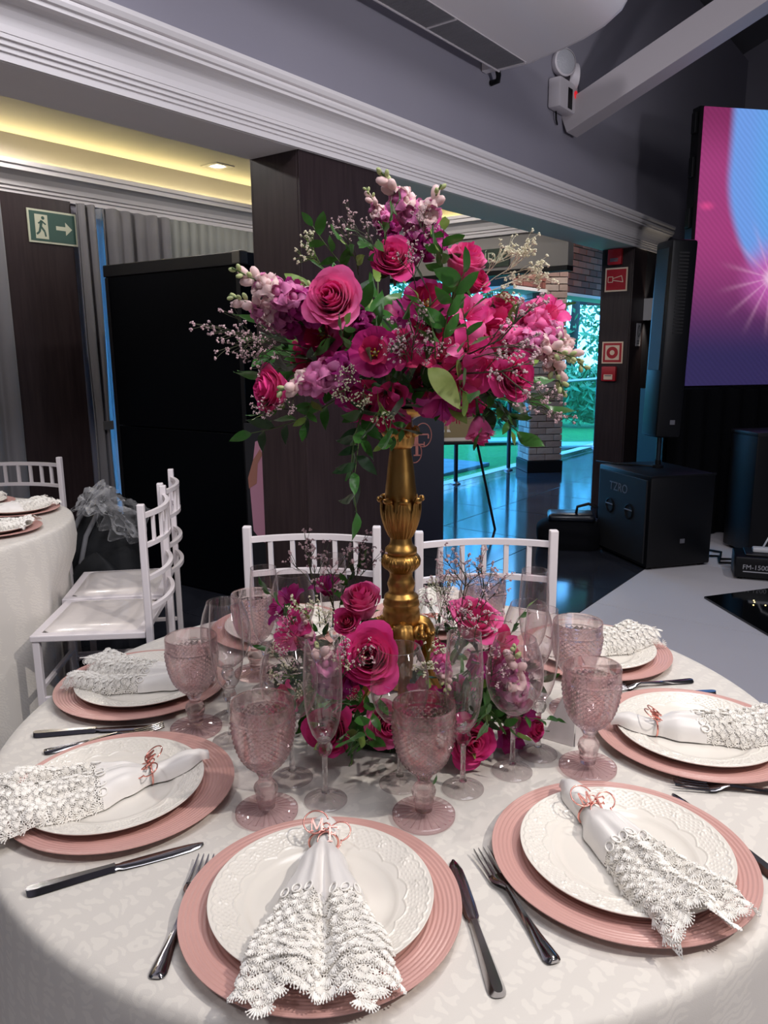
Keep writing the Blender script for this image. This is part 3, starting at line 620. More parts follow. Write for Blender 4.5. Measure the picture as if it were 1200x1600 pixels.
mlt = N.new('ShaderNodeMix'); mlt.data_type = 'RGBA'; mlt.blend_type = 'MULTIPLY'; mlt.inputs[0].default_value = .13; L.new(base, mlt.inputs[6]); L.new(wv.outputs[0], mlt.inputs[7])
L.new(mlt.outputs[2], b.inputs['Emission Color']); b.inputs['Emission Strength'].default_value = .8
MB().box(0, LW, 0, .011, 0, HZ).build('display', M_led2, scn)
bk = thing('stage_backdrop', 'black draped base below the LED screen', 'drape', (A.x - .1, A.y - .05, 0), atan2(.208, .978))
MB().grid(lambda u, v: (-.05 + 3.2 * u, -.02 + .02 * sin(u * 130) - .02 * (1 - v), .005 + (z0 - .03) * v), 160, 4).build('skirt', M_cloth_blk, bk, 180)
MB().box(-.05, 3.15, .03, .4, 0, z0 - .03).build('frame', M_black, bk)
# black tower case, fog machine, cables, black floor panel
q = onz(1168, 868, 0); tc_ = thing('equipment_case', 'tall black equipment case at the right edge behind the fog machine', 'case', (q.x, q.y, 0), rad(10))
MB().box(0, .5, 0, .3, .02, .86, .01).build('body', M_spk, tc_, 40); MB().box(-.004, .504, -.004, .304, .84, .87, .006).build('lid', M_blr, tc_, 40)
for x in (.04, .46): MB().cyl((x, .05, 0), (x, .05, .022), .02, n=10).build('foot', M_black, tc_)
q = onz(1146, 905, 0); fm = thing('fog_machine', 'low black fog machine box on the pale floor at the right edge', 'fog machine', (q.x, q.y, 0), rad(-20))
MB().box(0, .42, 0, .26, .015, .15, .012).build('body', M_spk, fm, 40); MB().box(.06, .40, .03, .22, .150, .165, .006).build('top_plate', M_blr, fm, 40)
for x in (.04, .38):
    for y in (.04, .22): MB().cyl((x, y, 0), (x, y, .016), .014, n=10).build('foot', M_black, fm)
text('lettering', 'FM-1500', .042, mat('print_grey', S(170, 170, 176), .5), fm, (.12, -.0015, .085), ext=.0005)
MB().box(.05, .20, -.002, -.0005, .054, .060).build('print_line', mat('print_grey'), fm)
cw_ = fm.location
plug = thing('power_adapter', 'small white power adapter with looping cord lying on the fog machine', 'adapter', cw_ + Vector((.20, .04, .166)), rad(-20))
MB().box(-.07, .07, -.03, .03, 0, .03, .008).build('body', mat('white_plastic', S(206, 206, 210), .4), plug, 40)
MB().tube([(-.01, .0, .028), (.02, .02, .09), (.09, .04, .13), (.17, .05, .10), (.23, .05, .01)], .006, 8).build('cord', mat('white_plastic'), plug, 180)
for k, lab in enumerate(('upper black cable between subwoofer and fog machine', 'lower black cable between subwoofer and fog machine')):
    a = onz(1108, 862 + 9 * k, 0); b2 = onz(1150, 880 + 6 * k, 0)
    o = MB().tube([(a.x, a.y, .012), (a.x + .06, a.y - .06 + .05 * k, .012), (b2.x - .08, b2.y + .07, .012), (b2.x - .005, b2.y - .01, .03)], .008, 8).build('floor_cable', M_black, None, 180); tag(o, lab, 'cable')
fp = [onz(1100, 935, .0), onz(1330, 905, 0), onz(1420, 1010, 0), onz(1215, 1003, 0)]
me = MB(); me.add([(v.x, v.y, .001) for v in fp] + [(v.x, v.y, .012) for v in fp], [(0, 1, 2, 3), (4, 5, 6, 7), (0, 1, 5, 4), (1, 2, 6, 5), (2, 3, 7, 6), (3, 0, 4, 7)])
fpl = thing('dance_floor_panel', 'black glossy floor panel with tiny yellow light reflections at the right edge', 'floor panel')
me.build('panel', mat('black_gloss', S(8, 9, 12), .06), fpl)
M_dot = mat('warm_dot', S(255, 220, 120), .5, emit=S(255, 225, 130), estr=6)
rnd = random.Random(5); dots = MB()
for k in range(14): v = onz(1185 + rnd.uniform(-8, 60), 941 + rnd.uniform(-5, 6), .012); dots.ball((v.x, v.y, .0135), .004, 6, 4, (1, 1, .5))
do = dots.build('reflection_dot', M_dot, fpl); do['kind'] = 'stuff'  # glowing dots stand in for reflections of yellow lights
# bag on the tiles beside the subwoofer
q = onz(893, 858, 0); bg_ = thing('equipment_bag', 'black soft equipment bag on the dark tiles beside the subwoofer', 'bag', (q.x, q.y + .1, 0), rad(-10))
MB().grid(bagf(.24, .17, .25), 36, 12, True).build('body', M_cloth_blk, bg_, 60)
MB().at((.02, 0, .20)).box(-.18, .16, -.11, .11, 0, .06, .025).build('lid', mat('black_vinyl', S(16, 20, 30), .3), bg_, 60)
MB().tube([(.04, -.05, .24), (.05, -.05, .31), (.13, -.03, .33), (.2, -.02, .30), (.2, -.02, .22)], .011, 6).build('handle', M_black, bg_, 180)
# ------------------------------------------------------------------ fire signs, alarm, sconce and notice on the far column
M_red = mat('sign_red', S(176, 26, 40), .45); M_scream = mat('sign_ivory', S(232, 205, 180), .5)
def tface(px, tt=4.178): 
    qe = RM.inverted() @ EYE; dr = RM.to_3x3().inverted() @ ray(*px); k = (tt - qe.x) / dr.x; return RM @ (qe + dr * k)
def on_side(name, label, cat, px): return thing(name, label, cat, tface(px), RA - pi / 2)
fa = on_side('fire_alarm', 'small red alarm box at the top of the red sign column', 'alarm', (963, 402))
MB().box(-.06, .06, -.05, 0, -.065, .065, .006).build('case', M_red, fa, 40)
for z in (-.018, -.034): MB().box(-.035, .035, -.052, -.0501, z - .006, z + .006).build('print_line', M_logo, fa)
s1 = on_side('fire_sign', 'square red sign with white horn symbol on the column', 'sign', (963, 437))
MB().box(-.10, .10, -.004, 0, -.10, .10).build('border', M_scream, s1); MB().box(-.087, .087, -.006, -.0041, -.087, .087).build('plate', M_red, s1)
def outline(mb, pts, y, wd):
    n = len(pts)
    for i in range(n):
        (ax, az), (bx, bz) = pts[i], pts[(i + 1) % n]; l = math.hypot(bx - ax, bz - az); nx, nz = -(bz - az) / l * wd / 2, (bx - ax) / l * wd / 2
        mb.add([(ax + nx, y, az + nz), (ax - nx, y, az - nz), (bx - nx, y, bz - nz), (bx + nx, y, bz + nz)], [(0, 1, 2, 3)])
o1 = MB(); outline(o1, [(-.072, -.02), (-.03, -.02), (-.03, .025), (-.072, .025)], -.0065, .006); outline(o1, [(-.03, -.004), (.062, -.022), (.048, .03), (-.03, .010)], -.0065, .006); o1.build('horn_symbol', M_scream, s1)
s2 = on_side('fire_sign', 'square red and ivory sign with round push button symbol on the column', 'sign', (957, 551))
MB().box(-.095, .095, -.004, 0, -.095, .095).build('border', M_scream, s2); MB().box(-.083, .083, -.006, -.0041, -.083, .083).build('plate', M_red, s2); MB().box(-.064, .064, -.007, -.0061, -.064, .064).build('inner_square', M_scream, s2)
Rx = Matrix.Rotation(pi / 2, 4, 'X')
MB().at(M=Matrix.Translation((0, -.0071, 0)) @ Rx).lathe([(.052, 0), (.052, .001), (.0, .001)], 28, cap0=False, cap1=False).build('ring_symbol', M_red, s2)
MB().at(M=Matrix.Translation((0, -.0082, 0)) @ Rx).lathe([(.022, 0), (.022, .001), (.0, .001)], 20, cap0=False, cap1=False).build('dot_symbol', M_scream, s2)
cp = on_side('call_point', 'red manual fire call point below the round button sign', 'call point', (953, 584))
MB().box(-.065, .065, -.045, 0, -.065, .065, .008).build('case', M_red, cp, 40); MB().box(-.04, .04, -.047, -.0451, -.05, -.005).build('label_plate', M_scream, cp); MB().box(-.03, .03, -.048, -.0471, -.02, -.012).build('print_line', M_logo, cp)
def wface(px, ww=-.002):
    qe = RM.inverted() @ EYE; dr = RM.to_3x3().inverted() @ ray(*px); k = (ww - qe.y) / dr.y; return RM @ (qe + dr * k)
sc_ = thing('wall_sconce', 'white box wall sconce shining down the dark column', 'lamp', wface((1009, 484)), RA)
mb = MB().box(-.06, .06, -.10, -.0, -.10, -.0965).box(-.06, .06, -.10, 0, .0965, .10)
MB().box(-.06, .06, -.10, -.0965, -.095, .095, .002).build('front', mat('sconce_white', S(206, 204, 204), .5), sc_)
for x in (-.06, .0565): MB().box(x, x + .0035, -.0963, 0, -.095, .095).build('side', mat('sconce_white'), sc_)
MB().box(-.05, .05, -.09, -.01, -.03, -.028).build('lamp_plate', mat('sconce_white'), sc_)
pl = bpy.data.lights.new('sconce_bulb', 'SPOT'); pl.energy = 7; pl.color = (1, .9, .75); pl.spot_size = rad(70); pl.spot_blend = .6; pl.shadow_soft_size = .02
po = bpy.data.objects.new('sconce_bulb', pl); COL.objects.link(po); po.parent = sc_; po.location = (0, -.05, -.05)
pl2 = pl.copy(); pl2.energy = 2.5; po2 = bpy.data.objects.new('sconce_bulb_up', pl2); COL.objects.link(po2); po2.parent = sc_; po2.location = (0, -.05, .0); po2.rotation_euler = (pi, 0, 0)
nt = thing('paper_notice', 'white paper notice under the sconce on the dark column', 'notice', wface((997, 523)), RA)
MB().box(-.055, .055, -.004, 0, -.10, .10, .001).build('sheet', mat('paper', S(206, 204, 208), .6), nt)
MB().tube([(.005 + .028 * cos(a) * (1 if a < 4.6 else .6), -.005, .03 + .05 * sin(a)) for a in [k * .35 for k in range(18)]], .0022, 5).build('print_monogram', M_black, nt)
for z in (-.055, -.075): MB().box(-.035, .035, -.0052, -.0041, z - .004, z + .004).build('print_line', mat('print_line_grey', S(120, 118, 122), .6), nt)
# ------------------------------------------------------------------ air conditioner on the beam wall, emergency lights
ac = thing('air_conditioner', 'large white split air conditioner hung under the roof on the upper wall', 'air conditioner', tw(0, 0, 0), RA)
M_ac = mat('ac_white', S(226, 220, 222), .35); M_acd = mat('ac_grille', S(96, 94, 98), .5)
t1, t0 = 1.62, -1.0; zA = 2.99
body = [(-.09, zA), (-.09, zA + .05), (-.30, zA + .26), (-.80, zA + .30), (-.835, zA + .27), (-.83, zA + .21), (-.79, zA + .15), (-.70, zA + .095), (-.58, zA + .055), (-.44, zA + .028), (-.32, zA + .012), (-.28, zA)]
n = len(body); mbb = MB(); mbb.add([(t0, a, z) for a, z in body] + [(t1 - .03, a, z) for a, z in body], [tuple(range(n)), tuple(range(n, 2 * n))] + [(i, (i + 1) % n, n + (i + 1) % n, n + i) for i in range(n)]); mbb.build('body', M_ac, ac, 35)
mbb = MB(); cc = [(a * 1.0, z) for a, z in body]; mbb.add([(t1 - .028, a, z) for a, z in cc] + [(t1, -.45 + (a + .45) * .97, zA + .14 + (z - zA - .14) * .95) for a, z in cc], [tuple(range(n)), tuple(range(n, 2 * n))] + [(i, (i + 1) % n, n + (i + 1) % n, n + i) for i in range(n)]); mbb.build('end_cap', M_ac, ac, 35)
MB().box(t0 + .02, t1 - .06, -.276, -.272, zA - .006, zA - .001).box(t0, t1 - .04, -.10, -.092, zA - .012, zA - .001).build('grille_frame', M_ac, ac)
for k in range(3): MB().box(t1 - .06 - .012 - k * .72, t1 - .06 - k * .72, -.272, -.10, zA - .01, zA - .001).build('grille_bar', M_ac, ac)
MB().box(t0 + .02, t1 - .075, -.27, -.102, zA - .003, zA - .0012).build('grille_back', M_acd, ac)
sl = MB()
for k in range(26): y = -.266 + k * .0064; sl.box(t0 + .02, t1 - .075, y, y + .0018, zA - .007, zA - .0032)
for k in range(80): x = t0 + .05 + k * .031; (sl.box(x, x + .0016, -.27, -.102, zA - .0075, zA - .0045) if x < t1 - .08 else None)
sl.build('grille_mesh', mat('ac_mesh', S(140, 138, 142), .5), ac)['kind'] = 'stuff'
MB().add([(t1 - .16, -.822, zA + .268), (t1 - .16, -.70, zA + .105), (t1 - .154, -.70, zA + .104), (t1 - .154, -.824, zA + .268)], [(0, 1, 2, 3)]).build('panel_gap', M_black, ac)
MB().tube([(t1 - .05, -.085, zA + .03), (t1 + .0, -.07, zA - .01), (t1 + .03, -.05, zA - .03), (t1 + .03, -.004, zA - .035)], .016, 8).build('pipe', M_black, ac, 180)
MB().box(t1 - .08, t1 - .03, -.09, -.004, zA - .0, zA + .10, .003).build('wall_bracket', M_ac, ac)
el = thing('emergency_light', 'white emergency light unit with two round lamps above the roof strut', 'emergency light', wface((870, 152), -.002), RA)
M_elw = mat('emergency_white', S(204, 198, 202), .45)
MB().box(-.14, .14, -.09, 0, -.10, .085, .015).build('case', M_elw, el, 40)
MB().box(-.02, .045, -.0925, -.0901, -.085, .04).build('dark_panel', M_black, el); MB().at(M=Matrix.Translation((.10, -.090, .02)) @ Rx).lathe([(.026, 0), (.026, .004), (0, .004)], 16, cap0=False, cap1=False).build('red_button', mat('red_button', S(200, 40, 50), .4, emit=S(220, 40, 50), estr=.6), el)
M_lens = mat('lamp_lens', S(176, 176, 182), .2, spec=.8, bump=(160, .8, .004))
for i, (x, z, yw) in enumerate(((-.03, .19, -.5), (.12, .14, .75))):
    h = MB().at(M=Matrix.Translation((x, -.055, z)) @ Matrix.Rotation(yw, 4, 'Z') @ Rx).lathe([(.03, -.045), (.07, -.04), (.085, -.01), (.085, .02), (.075, .026)], 28, cap1=False).build('lamp_head', M_elw, el, 40)
    MB().at(M=Matrix.Translation((x, -.055, z)) @ Matrix.Rotation(yw, 4, 'Z') @ Rx).lathe([(.075, .022), (.05, .03), (.0, .034)], 28, cap0=False, cap1=False).build('lens', M_lens, h, 40)
MB().tube([(-.05, -.02, -.10), (-.04, -.02, -.15), (0, -.01, -.17)], .006, 6).build('cable', M_black, el, 180)
# ------------------------------------------------------------------ white banquet chairs
M_chair = mat('white_lacquer', S(222, 214, 216), .35); M_seat = mat('white_leatherette', S(214, 206, 202), .22, bump=(14, .12, .01), coat=.4)
def make_chair(label):
    c = thing('banquet_chair', label, 'chair', (0, 0, 0), 0, 'white banquet chairs')
    for sx in (-1, 1):
        MB().box(sx * .195 - .0125, sx * .195 + .0125, -.2125, -.1875, 0, .925, .004).build('back_post', M_chair, c)
        MB().box(sx * .188 - .0125, sx * .188 + .0125, .185, .21, 0, .44, .003).build('leg', M_chair, c)
        MB().box(sx * .190 - .008, sx * .190 + .008, -.187, .185, .21, .226, .002).build('stretcher', M_chair, c)
    MB().box(-.18, .18, .188, .204, .25, .266, .002).build('stretcher', M_chair, c)
    sf = MB().box(-.205, .205, -.186, .215, .438, .462, .004).build('seat_frame', M_chair, c)
    def cush(u, v):
        x, y = (u - .5) * 2, (v - .5) * 2; k = (max(0, 1 - x ** 6) * max(0, 1 - y ** 6)) ** .4
        return (x * .172, .014 + y * .168, .462 + .016 * k)
    MB().grid(cush, 14, 14).build('seat_cushion', M_seat, sf, 180)
    def bow(x): return -.2 - .045 * (1 - (x / .195) ** 2)
    def rail(z, h):
        mb = MB(); xs = [-.184 + .368 * k / 12 for k in range(13)]; vs = []
        for x in xs:
            y = bow(x); vs += [(x, y - .008, z - h), (x, y + .008, z - h), (x, y + .008, z + h), (x, y - .008, z + h)]
        fs = [(4 * i + a, 4 * i + (a + 1) % 4, 4 * i + 4 + (a + 1) % 4, 4 * i + 4 + a) for i in range(12) for a in range(4)] + [(0, 1, 2, 3), (48, 49, 50, 51)]
        mb.add(vs, fs); mb.build('back_rail', M_chair, c, 50)
    for z, h in ((.882, .0085), (.775, .008), (.655, .008), (.545, .008)): rail(z, h)
    for k in range(5):
        x = -.195 + .39 * (k + 1) / 6; y = bow(x)
        MB().box(x - .007, x + .007, y - .006, y + .006, .783, .874).build('spindle', M_chair, c)
    return c
def chair_from_posts(a, b, label, proto=[None]):
    """a, b: world points of the two back posts; the chair faces left of the way a -> b"""
    a, b = Vector(a), Vector(b); mid = (a + b) / 2; d = (b - a).normalized(); front = Vector((-d.y, d.x, 0))
    rz = atan2(-front.x, front.y); loc = mid + front * .2; loc.z = 0
    if proto[0] is None: proto[0] = c = make_chair(label); c.location = loc; c.rotation_euler = (0, 0, rz)
    else: c = dup(proto[0], label, loc, rz)
    return c
def ptop(x, y): return onz(x, y, .925)
def posts(x0, y0, x1, y1): 
    a, b = ptop(x0, y0), ptop(x1, y1); m_ = (a + b) / 2; d = (b - a).normalized() * .195; return m_ - d, m_ + d
chair_from_posts(*posts(594, 822, 380, 822)[::1], 'white chair behind the table standing in front of the wood column')
chair_from_posts(*posts(868, 828, 652, 830), 'white chair behind the table standing in front of the blue tiled floor')
chair_from_posts(*posts(219, 788, 254, 758), 'nearer of the two white chairs at the neighbouring table on the left')
chair_from_posts(*posts(250, 754, 266, 733), 'farther of the two white chairs at the neighbouring table on the left')
pq = ptop(92, 714); chair_from_posts((pq.x, pq.y, 0), (pq.x - .385, pq.y + .06, 0), 'white chair on the far side of the neighbouring table by the walnut panel')
CH = [o for o in COL.objects if o.name.startswith('banquet_chair')]
# ------------------------------------------------------------------ tables and cloths
def cloth_material(name, a, b):
    m = mat(name, a, .62, sheen=.25, spec=.3); N, L = m.node_tree.nodes, m.node_tree.links; I = N['Principled BSDF'].inputs
    tc = N.new('ShaderNodeTexCoord'); n1 = N.new('ShaderNodeTexNoise'); n1.inputs['Scale'].default_value = 9; n1.inputs['Detail'].default_value = 2; n1.inputs['Distortion'].default_value = 1.5; L.new(tc.outputs['Object'], n1.inputs[0])
    mp = N.new('ShaderNodeMapping'); mp.inputs['Rotation'].default_value = (0, 0, .75); L.new(tc.outputs['Object'], mp.inputs[0])
    wv = N.new('ShaderNodeTexWave'); wv.wave_type = 'BANDS'; wv.inputs['Scale'].default_value = 9; wv.inputs['Distortion'].default_value = 3.0; wv.inputs['Detail'].default_value = 2; wv.inputs['Detail Scale'].default_value = 2.2; L.new(mp.outputs[0], wv.inputs[0])
    r1 = N.new('ShaderNodeTexWave'); r1.wave_type = 'RINGS'; r1.inputs['Scale'].default_value = 30; r1.inputs['Distortion'].default_value = 9; r1.inputs['Detail'].default_value = 1.5; r1.inputs['Detail Scale'].default_value = 1.6; L.new(mp.outputs[0], r1.inputs[0])
    ad = N.new('ShaderNodeMath'); ad.operation = 'MULTIPLY'; L.new(wv.outputs['Fac'], ad.inputs[0]); L.new(r1.outputs['Fac'], ad.inputs[1])
    rp = N.new('ShaderNodeValToRGB'); rp.color_ramp.elements[0].position = .22; rp.color_ramp.elements[1].position = .34; rp.color_ramp.elements[0].color = a; rp.color_ramp.elements[1].color = b
    L.new(ad.outputs[0], rp.inputs[0]); L.new(rp.outputs[0], I['Base Color'])
    rr = N.new('ShaderNodeMapRange'); rr.inputs[3].default_value = .72; rr.inputs[4].default_value = .42; L.new(rp.outputs[0], rr.inputs[0]); L.new(rr.outputs[0], I['Roughness'])
    th = N.new('ShaderNodeTexNoise'); th.inputs['Scale'].default_value = 900; L.new(tc.outputs['Object'], th.inputs[0]); bp = N.new('ShaderNodeBump'); bp.inputs['Strength'].default_value = .25; bp.inputs['Distance'].default_value = .0006; L.new(th.outputs[0], bp.inputs['Height']); L.new(bp.outputs[0], I['Normal'])
    return m
M_damask = cloth_material('white_damask', S(214, 208, 200), S(222, 216, 207))
M_twood = mat('table_plywood', S(150, 118, 84), .6)
def round_table(label, clabel, c, R, seed, H=.765, seats=()):
    t = thing('round_table', label, 'table', (c[0], c[1], 0))
    MB().lathe([(R - .012, H - .03), (R - .012, H - .003)], 64).build('tabletop', M_twood, t, 30)
    for k in range(4):
        a = k * pi / 2 + .4; MB().cyl((R * .55 * cos(a), R * .55 * sin(a), 0), (R * .5 * cos(a), R * .5 * sin(a), H - .03), .018, n=10).build('leg', M_dsteel, t, 40)
    rnd = random.Random(seed); ph = [rnd.uniform(0, 6.3) for _ in range(4)]
    def fold(a): return .55 * sin(9 * a + ph[0]) + .3 * sin(14 * a + ph[1]) + .25 * sin(5 * a + ph[2])
    prof = [(0.0, 0), (.2, 0), (.4, 0), (R - .02, 0), (R - .006, -.0015), (R, -.006), (R + .0035, -.016), (R + .006, -.04), (R + .009, -.09), (R + .014, -.16), (R + .022, -.26), (R + .032, -.38), (R + .045, -.52), (R + .055, -.64), (R + .06, -.755)]
    n = 160; vs = [(0, 0, H)]; fs = []
    for i, (r, z) in enumerate(prof[1:]):
        for j in range(n):
            a = 2 * pi * j / n; d = max(0, -z - .02) / .735
            q = r + fold(a) * .055 * d ** 1.15
            for sx, sy in seats:      # the cloth hangs back from a chair seat pushed in against it
                sv = Vector((sx - c[0], sy - c[1])); da = (a - atan2(sv.y, sv.x) + pi) % (2 * pi) - pi; f = max(0, min(1, (.50 - abs(da)) / .16)); g = max(0, min(1, (-z - .10) / .16)); f *= g * g * (3 - 2 * g)
                lim = sv.length - .23
                if q > lim: q += (lim - q) * f
            vs.append((q * cos(a), q * sin(a), H + z))
    for j in range(n): fs.append((0, 1 + j, 1 + (j + 1) % n))
    for i in range(len(prof) - 2):
        for j in range(n): a0 = 1 + i * n + j; b0 = 1 + i * n + (j + 1) % n; fs.append((a0, b0, b0 + n, a0 + n))
    o = MB().add(vs, fs).build('tablecloth', M_damask, None, 180); o.location = (c[0], c[1], 0)
    tag(o, clabel, 'tablecloth'); return t
TC = Vector((.024, 1.340)); TR = .705; TZ = .7655
round_table('round banquet table under the damask cloth carrying the tall flower centrepiece', 'white damask tablecloth on the round table with the tall flowers', TC, TR, 3, seats=[tuple(o.location[:2]) for o in CH[:2]])
NC = Vector((-1.99, 2.97)); round_table('neighbouring round banquet table at the left edge', 'white tablecloth on the neighbouring table at the left edge', NC, TR, 9, seats=[tuple(o.location[:2]) for o in CH[2:]])
# ------------------------------------------------------------------ tableware prototypes (built once, then copied)
M_charger = mat('blush_ceramic', S(206, 160, 151), .32, noise=(3, S(200, 153, 145), .3)); M_china = mat('white_china', S(232, 226, 216), .2, coat=.3)
def charger_mesh():
    pr = [(.0, .0035), (.09, .0035), (.105, .0045)]
    for k in range(11):
        r0 = .108 + k * .0055; z0 = .005 + .0105 * ((r0 - .105) / .065)
        pr += [(r0, z0 + .0003), (r0 + .0013, z0 + .0015), (r0 + .0028, z0 + .0019), (r0 + .0043, z0 + .0013)]
    pr += [(.1685, .0165), (.170, .0162), (.1702, .0150), (.168, .0136), (.12, .0045), (.10, .0), (.0, .0)]
    return MB().lathe(pr, 112, cap0=False, cap1=False).mesh('charger_plate', M_charger, 60)
def plate_mesh():
    n = 560; rs = [.0, .03, .06, .078, .086, .090, .093] + [.095 + .041 * k / 46 for k in range(47)]
    def base(r):
        if r < .082: return .0062
        if r < .096: q = (r - .082) / .014; return .0062 + .0062 * q * q * (3 - 2 * q)
        return .0124 + .0108 * (r - .096) / .040
    def emb(r, a):
        if r < .096 or r > .1335: return 0
        s8 = abs(sin(8 * a)); h = 0
        lo = .0995 + .006 * s8; hi = .1285 + .0025 * abs(sin(24 * a))
        if abs(r - lo) < .0011: h = .0013
        elif abs(r - hi) < .0010: h = .0013
        elif lo < r < hi:
            row = int((r - .096) / .0042); h = .0012 * max(0, cos(2 * pi * ((r - .096) / .0042 - .5))) * max(0, cos(88 * a + (pi if row % 2 else 0)))
            # little flowers
            fa = (a * 16 / (2 * pi)) % 1.0 - .5; dx = fa * 2 * pi / 16 * .116; dy = r - .118; d = math.hypot(dx, dy)
            if d < .0075:
                th = atan2(dy, dx); pr = .0045 + .0022 * cos(5 * th); h = .0015 if (d < pr and d > .0012) else (.0002 if d > .0012 else -.0002)
        return h
    vs = []; fs = []
    for r in rs:
        for j in range(n):
            a = 2 * pi * j / n; vs.append((r * cos(a), r * sin(a), base(r) + emb(r, a)))
    outer = [(.1365, .0228), (.1362, .0214), (.132, .0195), (.098, .0085), (.088, .003), (.075, .0), (.0, .0)]
    for r, z in outer:
        for j in range(n): a = 2 * pi * j / n; vs.append((r * cos(a), r * sin(a), z))
    for i in range(len(rs) + len(outer) - 1):
        for j in range(n): b = (j + 1) % n; fs.append((i * n + j, i * n + b, (i + 1) * n + b, (i + 1) * n + j))
    return MB().add(vs, fs).mesh('dinner_plate', M_china, 180)
ME_charger, ME_plate = charger_mesh(), plate_mesh()
M_pink = thin_glass('pink_pressed_glass', (.985, .925, .93, 1), (.56, .36, .40, 1), 2.0, 1.2, (.08, (.95, .72, .75, 1))); M_cut = pressed_glass('pink_cut_glass', (.985, .918, .925, 1), .6); M_ccut = pressed_glass('clear_cut_glass', (.988, .975, .976, 1), .6); M_clear = thin_glass('clear_blush_glass', (.985, .955, .96, 1), (.30, .18, .20, 1), 2.6, 2.2, (.012, (.95, .80, .81, 1)), .42); M_crystal = thin_glass('clear_crystal', (.985, .97, .97, 1), (.40, .34, .36, 1), 2.2, 1.2, (.01, (.95, .92, .92, 1)), .25)
def make_goblet(label):
    g = thing('pressed_goblet', label, 'goblet', (0, 0, 0), 0, 'pink diamond pattern goblets')
    K = [(.016, .073), (.026, .082), (.034, .094), (.039, .108), (.0425, .124), (.0445, .140), (.0452, .154)]
    def rad_(z):
        for (r0, z0), (r1, z1) in zip(K[:-1], K[1:]):
            if z <= z1: f = (z - z0) / (z1 - z0); return r0 + (r1 - r0) * f
        return K[-1][0]
    mb = MB(); NR, NC_ = 20, 56; vs = []; fs = []
    for i in range(NR + 1):
        z = .073 + .081 * i / NR
        for j in range(NC_):
            a = 2 * pi * j / NC_; odd = (i + j) % 2; r = rad_(z) + (.0030 * min(1, .45 + i / NR) if odd and 0 < i < NR else 0)
            vs.append((r * cos(a), r * sin(a), z))
    for i in range(NR + 1):
        for j in range(NC_):
            if (i + j) % 2 == 1:
                c = i * NC_ + j; e = i * NC_ + (j + 1) % NC_; w_ = i * NC_ + (j - 1) % NC_
                if i < NR: nn = (i + 1) * NC_ + j; fs += [(c, e, nn), (c, nn, w_)]
                if i > 0: ss = (i - 1) * NC_ + j; fs += [(c, w_, ss), (c, ss, e)]
    # the plain rim band, the lip and the smooth inside close the bowl into one solid wall of glass
    for r, z in ((.0462, .157), (.0455, .160), (.0455, .176), (.0448, .179), (.0436, .178), (.0430, .155), (.0405, .125), (.034, .100), (.022, .085), (.008, .080)):
        b0 = len(vs) - NC_
        for j in range(NC_): a = 2 * pi * j / NC_; vs.append((r * cos(a), r * sin(a), z))
        for j in range(NC_): k = (j + 1) % NC_; fs.append((b0 + j, b0 + k, b0 + NC_ + k, b0 + NC_ + j))
    fs.append(tuple(range(len(vs) - NC_, len(vs)))); fs.append(tuple(reversed(range(NC_))))
    mb.add(vs, fs); mb.build('bowl', M_cut, g, 12)
    MB().lathe([(.016, .073), (.0135, .068), (.0105, .063), (.0095, .058), (.011, .054), (.0155, .049), (.0175, .043), (.0165, .036), (.0135, .030), (.015, .026), (.0135, .022), (.0125, .012)], 32, lambda a, i: 1 + .04 * cos(8 * a) * (1 if 4 < i < 9 else .2)).build('stem', M_cut, g, 60)
    def fm(a, i): return 1.0
    vs = []; fs = []; n = 96; rs = [.0125, .018, .026, .034, .041, .0445, .046, .046, .0445, .0]; zs = [.0118, .0115, .0105, .0095, .0085, .0078, .0068, .0025, .0003, .0003]
    for i, (r, z) in enumerate(zip(rs, zs)):
        for j in range(n):
            a = 2 * pi * j / n; dz = -.0022 * (1 if j % 4 == 0 else 0) if 1 <= i <= 4 else 0; vs.append((r * cos(a), r * sin(a), z + dz))
    for i in range(len(rs) - 1):
        for j in range(n): b = (j + 1) % n; fs.append((i * n + j, i * n + b, (i + 1) * n + b, (i + 1) * n + j))
    fs.append(tuple(range(n))); MB().add(vs, fs).build('foot', M_pink, g, 25)
    return g
def make_stemware(name, label, cat, group, bowl, zk, foot=.0328):
    g = thing(name, label, cat, (0, 0, 0), 0, group)
    bw = MB().lathe(bowl, 48, cap0=False, cap1=False).build('bowl', M_clear, g, 180)
    r, z = bowl[-1]; MB().tube([(r * cos(a), r * sin(a), z) for a in [2 * pi * k / 48 for k in range(48)]], .0007, 6, True).build('rim', M_crystal, bw, 180)
    MB().lathe([(.0045, zk - .014), (.0095, zk - .009), (.0128, zk), (.0110, zk + .006), (.0075, zk + .009), (.0115, zk + .0125), (.004, zk + .014)], 10).build('knob', M_ccut, g, 20)
    MB().lathe([(.0065, .014), (.0046, .022), (.0038, .035), (.0040, zk - .014)], 10).build('stem', M_ccut, g, 180)
    n = 48; rs = [.0065, .012, .020, .027, .0315, foot, foot, .030, .0]; zs = [.0138, .0115, .0078, .0048, .0032, .0022, .0008, .0003, .0003]; vs = []; fs = []
    for i, (r, z) in enumerate(zip(rs, zs)):
        for j in range(n): a = 2 * pi * j / n; vs.append((r * cos(a), r * sin(a), z + (.0022 if (j % 6 < 1 and 1 <= i <= 2) else 0)))
    for i in range(len(rs) - 1):
        for j in range(n): b = (j + 1) % n; fs.append((i * n + j, i * n + b, (i + 1) * n + b, (i + 1) * n + j))
    fs.append(tuple(range(n))); MB().add(vs, fs).build('foot', M_crystal, g, 25)
    return g
FLUTE = [(.004, .100), (.012, .103), (.018, .112), (.0235, .130), (.0275, .155), (.0290, .180), (.0285, .208), (.0265, .236), (.0245, .256)]
